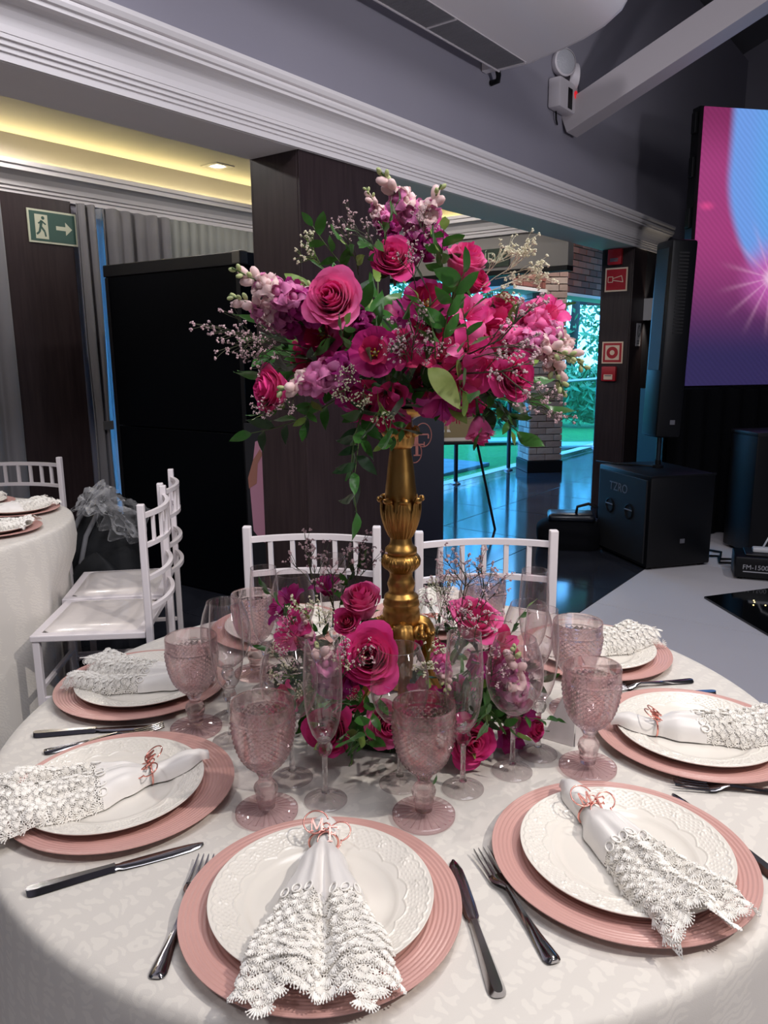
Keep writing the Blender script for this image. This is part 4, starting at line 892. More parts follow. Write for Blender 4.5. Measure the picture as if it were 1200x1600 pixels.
WINE = [(.004, .103), (.015, .105), (.027, .114), (.037, .128), (.043, .146), (.0455, .164), (.0445, .184), (.0395, .206), (.0315, .228)]
# cutlery, handle end at the origin, tip along +Y
M_silver = mat('polished_steel', S(182, 180, 182), .14, 1.0)
def blade_strip(stations, th):
    """stations: (y, half width, z centre)"""
    vs = []; fs = []; k = len(stations)
    for y, hw, z in stations: vs += [(-hw, y, z - th), (-hw * .55, y, z + th), (hw * .55, y, z + th), (hw, y, z - th)]
    for i in range(k - 1):
        for a in range(4): fs.append((4 * i + a, 4 * i + (a + 1) % 4, 4 * i + 4 + (a + 1) % 4, 4 * i + 4 + a))
    return vs, fs + [(0, 1, 2, 3), tuple(4 * (k - 1) + a for a in range(4))]
def make_fork(label):
    f = thing('dinner_fork', label, 'fork', (0, 0, 0), 0, 'polished forks')
    MB().add(*blade_strip([(0, .0035, .003), (.001, .0066, .003), (.003, .0088, .003), (.008, .0102, .003), (.02, .0095, .0032), (.045, .0068, .0042), (.075, .0045, .006), (.10, .0036, .0085), (.12, .0036, .0105)], .0017)).build('handle', M_silver, f, 50)
    hd = MB().add(*blade_strip([(.119, .0036, .0105), (.127, .0065, .0095), (.134, .0108, .0078), (.142, .0125, .0060), (.150, .0125, .0052)], .0012)).build('head', M_silver, f, 50)
    for k in range(4):
        x = -.0102 + k * .0068; vs, fs = blade_strip([(.149, .0023, .0052), (.165, .0020, .0052), (.185, .0017, .0066), (.198, .0011, .0088), (.201, .0006, .0094)], .0010)
        MB().at((x, 0, 0)).add(vs, fs).build('tine', M_silver, hd, 50)
    return f
def make_knife(label):
    f = thing('dinner_knife', label, 'knife', (0, 0, 0), 0, 'polished knives')
    MB().add(*blade_strip([(0, .003, .004), (.001, .0058, .004), (.003, .0083, .004), (.007, .0098, .004), (.013, .0102, .004), (.03, .0095, .0042), (.07, .0075, .0044), (.10, .0062, .0044), (.108, .0070, .0044)], .0034)).build('handle', M_silver, f, 50)
    MB().add(*blade_strip([(.107, .0070, .0044), (.112, .0062, .004), (.118, .0085, .0036), (.14, .0096, .0030), (.18, .0098, .0026), (.205, .0088, .0024), (.218, .0060, .0024), (.224, .0022, .0024)], .0011)).build('blade', M_silver, f, 50)
    return f
PF, PK, PG = make_fork('polished fork left of the nearest plate'), make_knife('polished knife right of the nearest plate'), None
def lay(o, a, b, z=TZ + .0008):
    """lay a piece of cutlery from pixel a (handle end) towards pixel b"""
    p, q = onz(a[0], a[1], TZ + .004), onz(b[0], b[1], TZ + .004); o.location = (p.x, p.y, z); o.rotation_euler = (0, 0, atan2(-(q.x - p.x), q.y - p.y)); return o
lay(PF, (243, 1527), (331, 1322)); lay(PK, (780, 1556), (706, 1338))
lay(dup(PF, 'polished fork left of the front right plate'), (867, 1503), (741, 1316)); lay(dup(PK, 'polished knife half under the right side of the front right plate'), (1236, 1388), (1030, 1223))
lay(dup(PK, 'polished knife right of the front left plate'), (40, 1394), (335, 1312)); lay(dup(PF, 'polished fork behind the front left plate'), (68, 1174), (270, 1134))
lay(dup(PK, 'polished knife in front of the far left plate'), (52, 1147), (258, 1133)); lay(dup(PF, 'polished fork in front of the second plate on the right'), (1268, 1241), (1048, 1226))
lay(dup(PF, 'polished fork in front of the far right plate'), (1082, 1062), (958, 1076)); lay(dup(PK, 'polished knife behind the second plate on the right'), (1118, 1082), (940, 1091))
# ------------------------------------------------------------------ napkins with lace, monogram rings
M_nap = mat('white_satin', S(236, 231, 226), .42, sheen=.4, bump=(25, .12, .003)); M_lace = mat('ivory_lace', S(250, 246, 239), .75, bump=(420, .5, .0008))
M_lacenet = mat('lace_net', S(242, 237, 229), .8); nn = M_lacenet.node_tree; vo = nn.nodes.new('ShaderNodeTexVoronoi'); vo.feature = 'DISTANCE_TO_EDGE'; vo.inputs['Scale'].default_value = 330
tcn = nn.nodes.new('ShaderNodeTexCoord'); nn.links.new(tcn.outputs['Object'], vo.inputs['Vector']); cmp_ = nn.nodes.new('ShaderNodeMath'); cmp_.operation = 'LESS_THAN'; cmp_.inputs[1].default_value = .19; nn.links.new(vo.outputs['Distance'], cmp_.inputs[0]); nn.links.new(cmp_.outputs[0], nn.nodes['Principled BSDF'].inputs['Alpha'])
def interp(tab, s):
    if s <= tab[0][0]: return tab[0][1]
    for (a, va), (b, vb) in zip(tab[:-1], tab[1:]):
        if s <= b: f = (s - a) / (b - a); f = f * f * (3 - 2 * f); return va + (vb - va) * f
    return tab[-1][1]
def plate_z(r):
    if r < .082: return .0092
    if r < .1365: return .0092 + .017 * min(1, (r - .082) / .0545)
    return max(.0205, .0262 - (r - .1365) * .28)
def make_napkin(label, we, lobes, seed, y0=.148, length=.30, s_l=.47, end=1.0, skew=0.0, hk=1.0, sr=.165):
    nap = thing('lace_napkin', label, 'napkin', (0, 0, 0), 0, 'white lace napkins')
    rnd = random.Random(seed); ph = [rnd.uniform(0, 6.3) for _ in range(6)]
    Wt = [(0, .007), (sr * .45, .020), (sr, .0155), (max(.30, sr + .12), .034), (max(.5, sr + .24), we * .62), (.75, we * .88), (1.0, we), (1.2, we * 1.06)]
    Ht = [(0, .012), (sr * .5, .024), (sr, .024), (max(.32, sr + .13), .036 * hk), (.6, .034 * hk), (.85, .026 * hk), (1.0, .018 * hk), (1.2, .012)]
    def F(s, t):
        W_, h = interp(Wt, s), interp(Ht, s); ramp = min(1, max(0, (s - sr - .035) / .25))
        x = W_ * t + skew * max(0, s - sr) ** 1.3; y = y0 - length * s - .018 * ramp * (1 - abs(t)) * (s if lobes == 2 else -s * .3)
        pr = max(0, 1 - abs(t) ** 2.6) ** .55
        if lobes == 2: pr *= 1 - .62 * ramp * math.exp(-((t - .04) / .16) ** 2)
        elif lobes == 1: pr *= 1 - .35 * ramp * math.exp(-((t - .35) / .14) ** 2)
        else: pr *= 1 - .40 * ramp * math.exp(-((t + .3) / .13) ** 2) - .25 * ramp * math.exp(-((t - .45) / .12) ** 2)
        wr = (.0035 * sin(7 * t + ph[0] + 3 * s) + .002 * sin(15 * t + ph[1] - 4 * s)) * ramp * (1 - t * t)
        return Vector((x, y, plate_z(math.hypot(x, y)) + .0015 + h * pr + wr))
    nb = 34
    MB().grid(lambda u, v: F(s_l * 1.06 * v, 2 * u - 1), nb, 26).build('satin', M_nap, nap, 180)
    ed = lambda t: end + .05 * sin(5 * t + ph[2]) + .03 * sin(11 * t + ph[3])
    MB().grid(lambda u, v: F(s_l + (ed(2 * u - 1) - .03 - s_l) * v, 2 * u - 1) - Vector((0, 0, .0004)), nb, 20).build('lace_net', M_lacenet, nap, 180)
    mb = MB()
    def fan(s, t, L_, nr=8, lift=.0008):
        p = F(s, t); es = (F(s + .01, t) - F(s - .01, t)).normalized(); et = (F(s, t + .01) - F(s, t - .01)).normalized(); nrm = et.cross(es)
        if nrm.z < 0: nrm.negate()
        p = p + nrm * lift
        for k in range(nr):
            f = -1.05 + 2.1 * k / (nr - 1); d = es * cos(f) + et * sin(f); sd = nrm.cross(d); l = L_ * (1 - .12 * abs(f))
            mid = p + d * l * .68; wd = l * .10
            mb.add([p, mid - sd * wd, p + d * l, mid + sd * wd, mid + nrm * .0013], [(0, 1, 4), (1, 2, 4), (2, 3, 4), (3, 0, 4)])
            mb.ball(p + d * l, .0011, 5, 4)
    arc = length
    rows = int((end - s_l - .06) * arc / .0085)
    for r in range(rows + 1):
        s = s_l + .055 + (end - .045 - s_l - .055) * r / rows; n = max(4, int(2 * interp(Wt, s) / .0112)); last = r == rows
        for k in range(n):
            t = -.96 + 1.92 * (k + .5 + (.5 if r % 2 else 0) * .9 - .22) / n + rnd.uniform(-.02, .02)
            if abs(t) < .98: fan(s + (ed(t) - end) * (s - s_l) / (end - s_l) + rnd.uniform(-.006, .006), t, rnd.uniform(.0095, .0118) * (1.25 if last else 1), lift=.0008 + .001 * (r % 2))
    for s_ in [s_l + .05 + .07 * k for k in range(int((end - s_l) / .075))]:
        for sg in (-1, 1): fan(s_, sg * .985, .0115, 6)
    o = mb.build('lace_trim', M_lace, nap); o['kind'] = 'stuff'
    for k in range(7):
        t = -.8 + 1.6 * k / 6; p = F(s_l + .015, t); p2 = F(s_l + .035, t); et = (F(s_l, t + .02) - F(s_l, t - .02)).normalized(); es = (p2 - p).normalized(); q = p.lerp(p2, .5) + Vector((0, 0, .0012))
        MB().tube([q + (et * cos(a) + es * sin(a) * 1.2) * .0058 for a in [2 * pi * j / 16 for j in range(16)]], .0012, 6, True).build('eyelet', M_lace, nap, 180)
    return nap, F
M_rg = mat('rose_gold_wire', S(240, 168, 156), .2, .9)
def make_ring(label):
    r = thing('napkin_ring', label, 'napkin ring', (0, 0, 0), 0, 'rose gold monogram napkin rings')
    MB().tube([(.0195 * cos(a), 0, .0125 + .0165 * sin(a)) for a in [2 * pi * k / 36 for k in range(36)]], .0016, 8, True).build('band', M_rg, r, 180)
    T = Matrix.Translation((0, -.002, .0315)) @ Matrix.Rotation(rad(-58), 4, 'X')
    def loop(cx, cz, rx, rz_, tl=0, a0=0, a1=2 * pi, n=30):
        cl = abs(a1 - a0) > 6.2; ks = [a0 + (a1 - a0) * k / n for k in range(n if cl else n + 1)]
        return MB().at(M=T).tube([(cx + rx * cos(a) * cos(tl) - rz_ * sin(a) * sin(tl), 0, cz + rx * cos(a) * sin(tl) + rz_ * sin(a) * cos(tl)) for a in ks], .0011, 6, cl)
    loop(-.010, .012, .0165, .0155, 0, .2, 5.6).build('loop', M_rg, r, 180); loop(.022, -.002, .0145, .0125, .4, -1.9, 2.9).build('loop', M_rg, r, 180); loop(.008, -.014, .0155, .0125, -.2, 1.7, 6.6).build('loop', M_rg, r, 180); loop(.004, .006, .005, .004).build('loop', M_rg, r, 180)
    serif_letter(MB().at(M=T), 'M', -.0085, -.001, .0165, -.001, .0022).build('letter_m', M_rg, r); serif_letter(MB().at(M=T), 'F', .0135, -.0155, .019, -.001, .0022).build('letter_f', M_rg, r)
    return r
# ------------------------------------------------------------------ the eight places of the table
PLACES = {  # centre, napkin (half width, lobes, seed, extra turn, skew, length, ring position), plate shift, phrase
 'F': ((-.080, .820), (.088, 2, 1, rad(14), .0, .305, .15), (0, .004), 'at the place nearest the camera'),
 'RF': ((.311, .908), (.064, 1, 2, rad(-14), .0, .32, .22), (.004, .0), 'at the front right place'),
 'R': ((.540, 1.238), (.062, 3, 3, rad(7), .0, .31, .25), (.0, -.004), 'at the second place on the right'),
 'RB': ((.460, 1.615), (.062, 1, 4, rad(-10), .0, .31, .165), (0, 0), 'at the far right place by the pale floor'),
 'L': ((-.408, 1.080), (.088, 3, 5, rad(-4), -.0, .34, .27), (-.012, -.006), 'at the front left place'),
 'LB': ((-.493, 1.463), (.085, 1, 6, rad(6), -.02, .29, .165), (.006, 0), 'at the far left place by the white chairs'),
 'BL': ((TC.x + .521 * cos(rad(122)), TC.y + .521 * sin(rad(122))), (.07, 1, 7, 0, 0, .29, .165), (0, 0), 'at the back place before the wood column'),
 'BR': ((TC.x + .521 * cos(rad(78)), TC.y + .521 * sin(rad(78))), (.07, 1, 8, 0, 0, .29, .165), (0, 0), 'at the back place before the blue floor')}
ring0 = None
for k, (c, (we, lb, sd_, turn, skew, ln, sr_), sh, ph_) in PLACES.items():
    c = Vector(c); d = c - TC; rz = atan2(d.y, d.x) + pi / 2
    o = obj('charger_plate', ME_charger, None, (c.x, c.y, TZ), (0, 0, rz)); tag(o, 'ribbed blush pink charger plate ' + ph_, 'charger plate', 'blush charger plates')
    q = Vector((c.x, c.y, TZ + .0036)) + Vector((sh[0], sh[1], 0)); o = obj('dinner_plate', ME_plate, None, q, (0, 0, rz + .13 * sd_)); tag(o, 'white embossed dinner plate ' + ph_, 'plate', 'white embossed plates')
    Y0N = .138 if k == 'F' else .148
    nap, F = make_napkin('white satin napkin with wide lace edge ' + ph_, we, lb, sd_, skew=skew, length=ln, sr=sr_, y0=Y0N)
    nap.location = q - Vector((0, 0, .0015)); nap.rotation_euler = (0, 0, rz + turn)
    y = Y0N - ln * sr_
    lab = 'rose gold monogram napkin ring ' + ph_
    if ring0 is None: ring0 = rg = make_ring(lab)
    else: rg = dup(ring0, lab)
    rg.rotation_euler = (0, 0, rz + turn); rg.location = nap.location + Matrix.Rotation(rz + turn, 3, 'Z') @ Vector((skew * 0, y, plate_z(y) - .0005))
# glasses: foot pixel on the cloth, or rim pixel with the known height
def foot(x, y): p = onz(x, y, TZ + .002); return (p.x, p.y, TZ)
def rim(x, y, h): p = onz(x, y, TZ + h); return (p.x, p.y, TZ)
gob = make_goblet('pink diamond goblet just right of the nearest plate centre'); gob.location = foot(662, 1274)
for p, l in ((foot(417, 1269), 'pink diamond goblet left of the slim flute in front'), (foot(918, 1199), 'pink diamond goblet beside the folded white card'), (foot(307, 1138), 'pink diamond goblet in front of the far left plate'), (rim(903, 970, .179), 'pink diamond goblet in front of the far right plate'), (rim(758, 906, .179), 'pink diamond goblet at the back right behind the big rose'), (rim(395, 927, .179), 'pink diamond goblet at the back left behind the slim flute')): dup(gob, l, p)
fl = make_stemware('champagne_flute', 'slim clear flute in front of the lower left rose', 'flute', 'clear champagne flutes', FLUTE, .088); fl.location = foot(509, 1249)
for p, l in ((foot(723, 1231), 'slim clear flute between the front goblet and the round wine glass'), (foot(362, 1156), 'slim clear flute beside the far left goblet'), (foot(840, 1176), 'slim clear flute behind the round wine glass on the right'), (rim(836, 891, .256), 'tall clear flute at the far right before the chair post'), (rim(411, 887, .256), 'clear flute at the back left before the chair post'), (rim(702, 858, .256), 'clear flute at the back right of the gold stem'), (rim(520, 868, .256), 'clear flute behind the upper rose at the back')): dup(fl, l, p)
wn = make_stemware('wine_glass', 'round clear wine glass left of the front flute', 'wine glass', 'clear wine glasses', WINE, .090); wn.location = foot(457, 1214)
for p, l in ((foot(625, 1223), 'round clear wine glass in front of the gold stem'), (foot(800, 1204), 'round clear wine glass before the purple blossoms on the right'), (rim(826, 944, .228), 'round clear wine glass behind the flute on the right'), (rim(350, 940, .228), 'round clear wine glass behind the far left flute'), (rim(456, 896, .228), 'round clear wine glass at the back left before the chair'), (rim(752, 895, .228), 'round clear wine glass at the back right before the chair')): dup(wn, l, p)
# folded white card
P1, P2, P3 = onz(848, 1153, TZ), onz(896, 1167, TZ), onz(918, 1150, TZ); AP = Vector((P2.x + .012, P2.y + .035, TZ + .128)); AP2 = AP + Vector((-.004, .004, -.001))
mbc = MB().add([P1, P2, AP, AP2, P3, P2 + Vector((.002, 0, 0)), AP, AP + Vector((.003, .004, -.001))], [(0, 1, 2, 3), (4, 5, 6, 7)])
oc = mbc.build('place_card', mat('card_white', S(214, 206, 204), .7)); oc.modifiers.new('thickness', 'SOLIDIFY').thickness = .0006; tag(oc, 'folded white paper card standing beside the right-hand goblet', 'card')
# settings on the neighbouring table
for i, (px, ang_, lab) in enumerate((((28, 796), 0, 'nearer the far chair'), ((-8, 826), 0, 'nearest the white chairs'), ((-40, 786), 0, 'at the left picture edge'))):
    p = onz(px[0], px[1], TZ + .012); d = Vector((p.x, p.y)) - NC; rz = atan2(d.y, d.x) + pi / 2
    o = obj('charger_plate', ME_charger, None, (p.x, p.y, TZ), (0, 0, rz)); tag(o, 'blush charger plate on the neighbouring table ' + lab, 'charger plate', 'blush charger plates')
    o = obj('dinner_plate', ME_plate, None, (p.x, p.y, TZ + .0036), (0, 0, rz)); tag(o, 'white plate on the neighbouring table ' + lab, 'plate', 'white embossed plates')
    nap, F = make_napkin('lace napkin on the neighbouring table ' + lab, .085, 1, 30 + i, length=.29); nap.location = (p.x, p.y, TZ + .0021); nap.rotation_euler = (0, 0, rz + .3)
# ------------------------------------------------------------------ gold candlestick
M_gold = mat('antique_gold', S(204, 160, 92), .40, 1.0, noise=(30, S(176, 132, 68), .3), bump=(90, .25, .002))
CSX, CSY = .030, 1.34
cs = thing('gold_candlestick', 'tall ornate gold candlestick carrying the upper flower arrangement', 'candlestick', (CSX, CSY, 0))
def gl(name, prof, n=40, mod=None, sm=60): return MB().lathe(prof, n, mod).build(name, M_gold, cs, sm)
gl('dish', [(.020, 1.316), (.030, 1.322), (.046, 1.328), (.050, 1.333), (.050, 1.339), (.044, 1.342), (.0, 1.340)], 40)
gl('neck', [(.019, 1.268), (.0225, 1.272), (.0235, 1.284), (.026, 1.290), (.0275, 1.300), (.022, 1.308), (.0205, 1.318)], 36)
for k in range(12):
    a = 2 * pi * k / 12; MB().at((.0275 * cos(a), .0275 * sin(a), 1.297), a).ball((0, 0, 0), .0085, 10, 6, (.75, .82, 1.15)).build('bead', M_gold, cs, 180)
gl('flutes', [(.0205, 1.270), (.0228, 1.276), (.0238, 1.286)], 72, lambda a, i: 1 + .05 * cos(18 * a))
gl('vase_body', [(.0275, 1.172), (.0285, 1.186), (.0262, 1.205), (.0240, 1.226), (.0215, 1.248), (.0193, 1.262), (.0188, 1.270)], 40)
gl('leaf_cup', [(.0165, 1.106), (.022, 1.114), (.028, 1.125), (.0318, 1.140), (.0328, 1.155), (.0315, 1.168), (.0285, 1.176)], 72, lambda a, i: 1 + .03 * cos(36 * a) * (1 if 0 < i < 6 else 0))
def acanthus(r0, z0, r1, z1, rb, hw, curl):
    """a leaf hugging a cup: runs from (r0,z0) over the belly rb to (r1,z1), its tip curling out"""
    mb = MB()
    def fn(u, v):
        q = 2 * u - 1; w_ = hw * (sin(pi * min(1, .22 + v * .70)) ** .7) * (1 + .12 * cos(v * 30) * abs(q)); z = z0 + (z1 - z0) * v
        r = r0 * (1 - v) ** 2 + 2 * rb * v * (1 - v) + r1 * v * v + .0022 - .0016 * q * q + .0012 * cos(q * 11)
        if v > .84: r += curl * ((v - .84) / .16) ** 1.6; z -= .4 * curl * ((v - .84) / .16) ** 2
        a = q * w_ / max(r, .01); return (r * cos(a), r * sin(a), z)
    return mb.grid(fn, 12, 14).mesh('acanthus_leaf', M_gold, 180)
me1 = acanthus(.018, 1.108, .0325, 1.182, .039, .0125, .0062)
for k in range(8): obj('acanthus_leaf', me1, cs, rot=(0, 0, -pi / 2 + .12 + k * pi / 4))
for k in range(8): a = -pi / 2 + .12 + k * pi / 4; MB().at((.0375 * cos(a), .0375 * sin(a), 1.178), a).ball((0, 0, 0), .0062, 10, 6, (.9, 1.7, .9)).build('leaf_curl', M_gold, cs, 180)
gl('ring_collar', [(.0195, 1.112), (.0195, 1.100), (.022, 1.094), (.0285, 1.088), (.0288, 1.080), (.0255, 1.077)], 40)
gl('bulb', [(.0245, 1.079), (.0325, 1.073), (.0350, 1.064), (.0325, 1.055), (.0245, 1.047), (.021, 1.043)], 72, lambda a, i: 1 + .025 * cos(28 * a) * (1 if 0 < i < 4 else 0))
me2 = acanthus(.024, 1.049, .026, 1.076, .0425, .0125, .002)
for k in range(8): obj('acanthus_leaf', me2, cs, rot=(0, 0, k * pi / 4 + .3))
gl('lower_stem', [(.0215, 1.046), (.0205, 1.036), (.0225, 1.030), (.0255, 1.022), (.0235, 1.014), (.0225, 1.008), (.0245, 1.004), (.030, 1.000), (.0318, .996), (.0305, .991), (.033, .988), (.0335, .982), (.031, .978), (.0335, .972), (.0345, .955), (.034, .938), (.030, .925), (.024, .91), (.02, .84), (.0, .84)], 48)
for k in range(4):
    a = -pi / 2 + .06 + k * pi / 2; R4 = Matrix.Rotation(a, 4, 'Z')
    pth = [(.026, 0, .950), (.042, 0, .948), (.052, 0, .932), (.050, 0, .905), (.047, 0, .875), (.052, 0, .845), (.066, 0, .815), (.084, 0, .790), (.098, 0, .777)]
    def legf(u, v, pth=pth):
        q = v * (len(pth) - 1); i = min(int(q), len(pth) - 2); f = q - i; p = Vector(pth[i]).lerp(Vector(pth[i + 1]), f); t = (Vector(pth[i + 1]) - Vector(pth[i])).normalized(); n_ = Vector((t.z, 0, -t.x)) * -1; an = 2 * pi * u
        w_ = .0165 - .006 * v + .003 * sin(v * 9); return p + Vector((0, cos(an) * w_, 0)) + n_ * (sin(an) * .0095 * (1 - .3 * v) * (1 + .25 * cos(4 * an)))
    lg = MB().at(M=R4).grid(legf, 20, 24, True).build('leg', M_gold, cs, 180)
    MB().at(M=R4).ball((.104, 0, .7765), .0155, 12, 8, (1.1, 1.2, .72)).build('paw', M_gold, lg, 180)
    for sg in (-1, 1):
        b = R4 @ Matrix.Rotation(sg * .62, 4, 'Z')
        MB().at(M=b).tube([(.040 + .0013 * k2, sg * .0 + (.0098 - .00042 * k2) * cos(k2 * .62) * .9, .938 + (.0105 - .00045 * k2) * sin(k2 * .62)) for k2 in range(22)], [.0052 - .00008 * k2 for k2 in range(22)], 7).build('scroll', M_gold, lg, 180)
# ------------------------------------------------------------------ flower prototypes
def petal_mat(name, c1, c2, rough=.5, tl=.25):
    m = mat(name, c1, rough, spec=.25, sheen=.15, noise=(40, c2, .3)); N, L = m.node_tree.nodes, m.node_tree.links; b = N['Principled BSDF']
    t = N.new('ShaderNodeBsdfTranslucent'); t.inputs[0].default_value = c2; x = N.new('ShaderNodeMixShader'); x.inputs[0].default_value = tl
    L.new(b.outputs[0], x.inputs[1]); L.new(t.outputs[0], x.inputs[2]); L.new(x.outputs[0], N['Material Output'].inputs[0]); return m
M_hot = petal_mat('hot_pink_petal', S(228, 40, 132), S(244, 82, 162)); M_hot2 = petal_mat('rose_pink_petal', S(236, 78, 154), S(252, 132, 190)); M_mag = petal_mat('magenta_petal', S(160, 18, 100), S(190, 34, 124)); M_crim = petal_mat('crimson_petal', S(186, 20, 84), S(214, 40, 108))
M_lil = petal_mat('lilac_petal', S(208, 96, 164), S(230, 152, 194)); M_blush = petal_mat('blush_petal', S(238, 200, 206), S(246, 222, 214)); M_purp = petal_mat('purple_petal', S(158, 26, 116), S(184, 44, 140)); M_bud = petal_mat('green_bud', S(176, 190, 128), S(206, 212, 160))
M_leaf = petal_mat('glossy_leaf', S(44, 92, 34), S(62, 116, 44), .3, .2); M_leaf2 = petal_mat('light_leaf', S(108, 142, 58), S(136, 164, 82), .35, .25); M_dleaf = petal_mat('dark_leaf', S(26, 52, 28), S(40, 72, 36), .4, .15); M_stem = mat('green_stem', S(74, 98, 46), .6); M_twig = mat('dark_twig', S(66, 70, 48), .7)
M_cream = petal_mat('cream_blossom', S(232, 226, 196), S(244, 240, 216), .6, .2); M_pinkw = petal_mat('pinkish_blossom', S(214, 178, 186), S(230, 204, 206), .6, .2); M_pinkb = petal_mat('pink_blossom', S(206, 140, 160), S(222, 170, 184), .6, .2); M_yel = mat('yellow_stamen', S(214, 176, 50), .6)
def rose_proto(n, seed, mt_in, mt_out, openness=1.0, label='x'):
    rnd = random.Random(seed); r = thing('rose', label, 'rose')
    for i in range(n):
        f = i / (n - 1); phi = i * 2.399 + rnd.uniform(-.15, .15); Rt = .0035 + .037 * f ** .85 * openness; hw = 1.75 - 1.0 * f; Hh = .070 - .024 * f * (1 + .5 * (openness - 1)); cu = (.010 + .016 * rnd.random()) * f ** 1.3 * openness; wv = [rnd.uniform(0, 6.3) for _ in range(3)]; dz = rnd.uniform(-.003, .002)
        def fn(u, v, Rt=Rt, hw=hw, Hh=Hh, cu=cu, phi=phi, wv=wv, f=f, dz=dz):
            q = 2 * u - 1; ve = v * (1 - .20 * abs(q) ** 2.6 * v); rr = .004 + (Rt - .003) * sin(min(1, ve * 1.05) * pi / 2) ** .75
            k = max(0, ve - .66) / .34; rr += cu * k ** 1.8; z = -.036 + Hh * ve - cu * .55 * k ** 2.6 + dz
            a = phi + q * hw * (.45 + .55 * sin(ve * pi * .62)); rr += (.0012 + .0014 * f) * sin(3 * q + wv[0]) * ve ** 2 + .0007 * sin(7 * q + wv[1]) * ve ** 3
            z += .0016 * sin(4 * q + wv[2]) * ve ** 3 * (.4 + f)
            return (rr * cos(a), rr * sin(a), z)
        MB().grid(fn, 8, 7).build('petal', mt_in if f < .35 else mt_out, r, 180)
    for k in range(5):
        a = k * 2 * pi / 5; MB().at(rz=a).add([(.004, -.005, -.037), (.004, .005, -.037), (.020, .0045, -.032), (.034, 0, -.040), (.020, -.0045, -.032)], [(0, 1, 2, 4), (4, 2, 3)]).build('sepal', M_leaf, r)
    MB().tube([(0, 0, -.034), (.001, 0, -.06), (.002, .002, -.10)], [.006, .003, .0028], 7).build('stem', M_stem, r, 180)
    return r
def lisianthus_proto(seed, label='x'):
    rnd = random.Random(seed); r = thing('lisianthus', label, 'flower')
    for i in range(11):
        f = 0 if i < 4 else 1; phi = (i * pi / 2 if i < 4 else (i - 4) * 2 * pi / 7 + .3); wv = [rnd.uniform(0, 6) for _ in range(2)]
        def fn(u, v, f=f, phi=phi, wv=wv):
            q = 2 * u - 1; ve = v * (1 - .16 * abs(q) ** 3); rr = .003 + (.020 + .016 * f) * ve ** .8 + .010 * max(0, ve - .6) ** 1.5 * (1 + 2 * f); a = phi + q * (.95 - .25 * f) * (.5 + .5 * ve)
            return (rr * cos(a), rr * sin(a), -.026 + (.044 - .012 * f) * ve - .02 * f * max(0, ve - .7) + .0025 * sin(9 * q + wv[0]) * ve ** 3)
        MB().grid(fn, 8, 6).build('petal', M_crim if f == 0 else M_mag, r, 180)
    MB().tube([(0, 0, -.024), (0, 0, -.002)], .0028, 6).build('pistil', M_bud, r, 180)
    for k in range(5): a = k * 1.256; MB().tube([(0, 0, -.02), (.007 * cos(a), .007 * sin(a), -.004)], [.0006, .0016], 5).build('stamen', M_yel, r)
    MB().tube([(0, 0, -.026), (0, 0, -.09)], .0022, 6).build('stem', M_stem, r, 180); return r
def alstro_proto(seed, m1, m2, label='x'):
    rnd = random.Random(seed); r = thing('alstroemeria', label, 'flower')
    for k in range(6):
        a = k * pi / 3; inner = k % 2; op = rnd.uniform(.85, 1.15)
        def fn(u, v, a=a, inner=inner, op=op):
            q = 2 * u - 1; w_ = (.011 if inner else .0145) * sin(pi * min(1, .1 + v * .82)) ** .8; rr = .003 + .030 * op * v ** 1.5; z = -.022 + .046 * v - .022 * op * v ** 3; cup = .004 * q * q * (1 - v)
            x, y = rr + cup, q * w_; return (x * cos(a) - y * sin(a), x * sin(a) + y * cos(a), z + .003 * q * q * v)
        MB().grid(fn, 4, 6).build('petal', m2 if inner else m1, r, 180)
    for k in range(5): a = k * 1.256 + .3; MB().tube([(0, 0, -.018), (.006 * cos(a), .006 * sin(a), .01), (.012 * cos(a), .012 * sin(a), .018)], [.0006, .0006, .0011], 5).build('stamen', m1, r)
    MB().tube([(0, 0, -.022), (0, 0, -.075)], .0018, 6).build('stem', M_stem, r, 180); return r
def floret_mesh(name, mt, s=1.0):
    mb = MB()
    for k in range(5):
        a = k * 2 * pi / 5; up = 1.15 if k < 2 else .9
        def fn(u, v, a=a, up=up):
            q = 2 * u - 1; rr = s * (.002 + .0125 * up * v); w_ = s * .0078 * sin(pi * min(1, .15 + .75 * v)); z = s * (-.008 + .018 * v - .016 * v ** 3); x, y = rr, q * w_
            return (x * cos(a) - y * sin(a), x * sin(a) + y * cos(a), z + s * .002 * sin(5 * q + k))
        mb.grid(fn, 3, 4)
    mb.ball((0, 0, -.006 * s), .0055 * s, 7, 5, (1, 1, 1.3)); return mb.mesh(name, mt, 180)
ME_fl = {k: floret_mesh('floret', m_, s) for k, m_, s in (('p', M_purp, 1.7), ('l', M_lil, 1.5), ('b', M_blush, 1.3), ('h', M_hot2, 1.6))}
ME_bud = MB().ball((0, 0, 0), .0066, 7, 5, (.8, .8, 1.35)).mesh('bud', M_bud, 180); ME_bud2 = MB().ball((0, 0, 0), .0090, 7, 5, (.8, .8, 1.3)).mesh('bud', M_blush, 180)
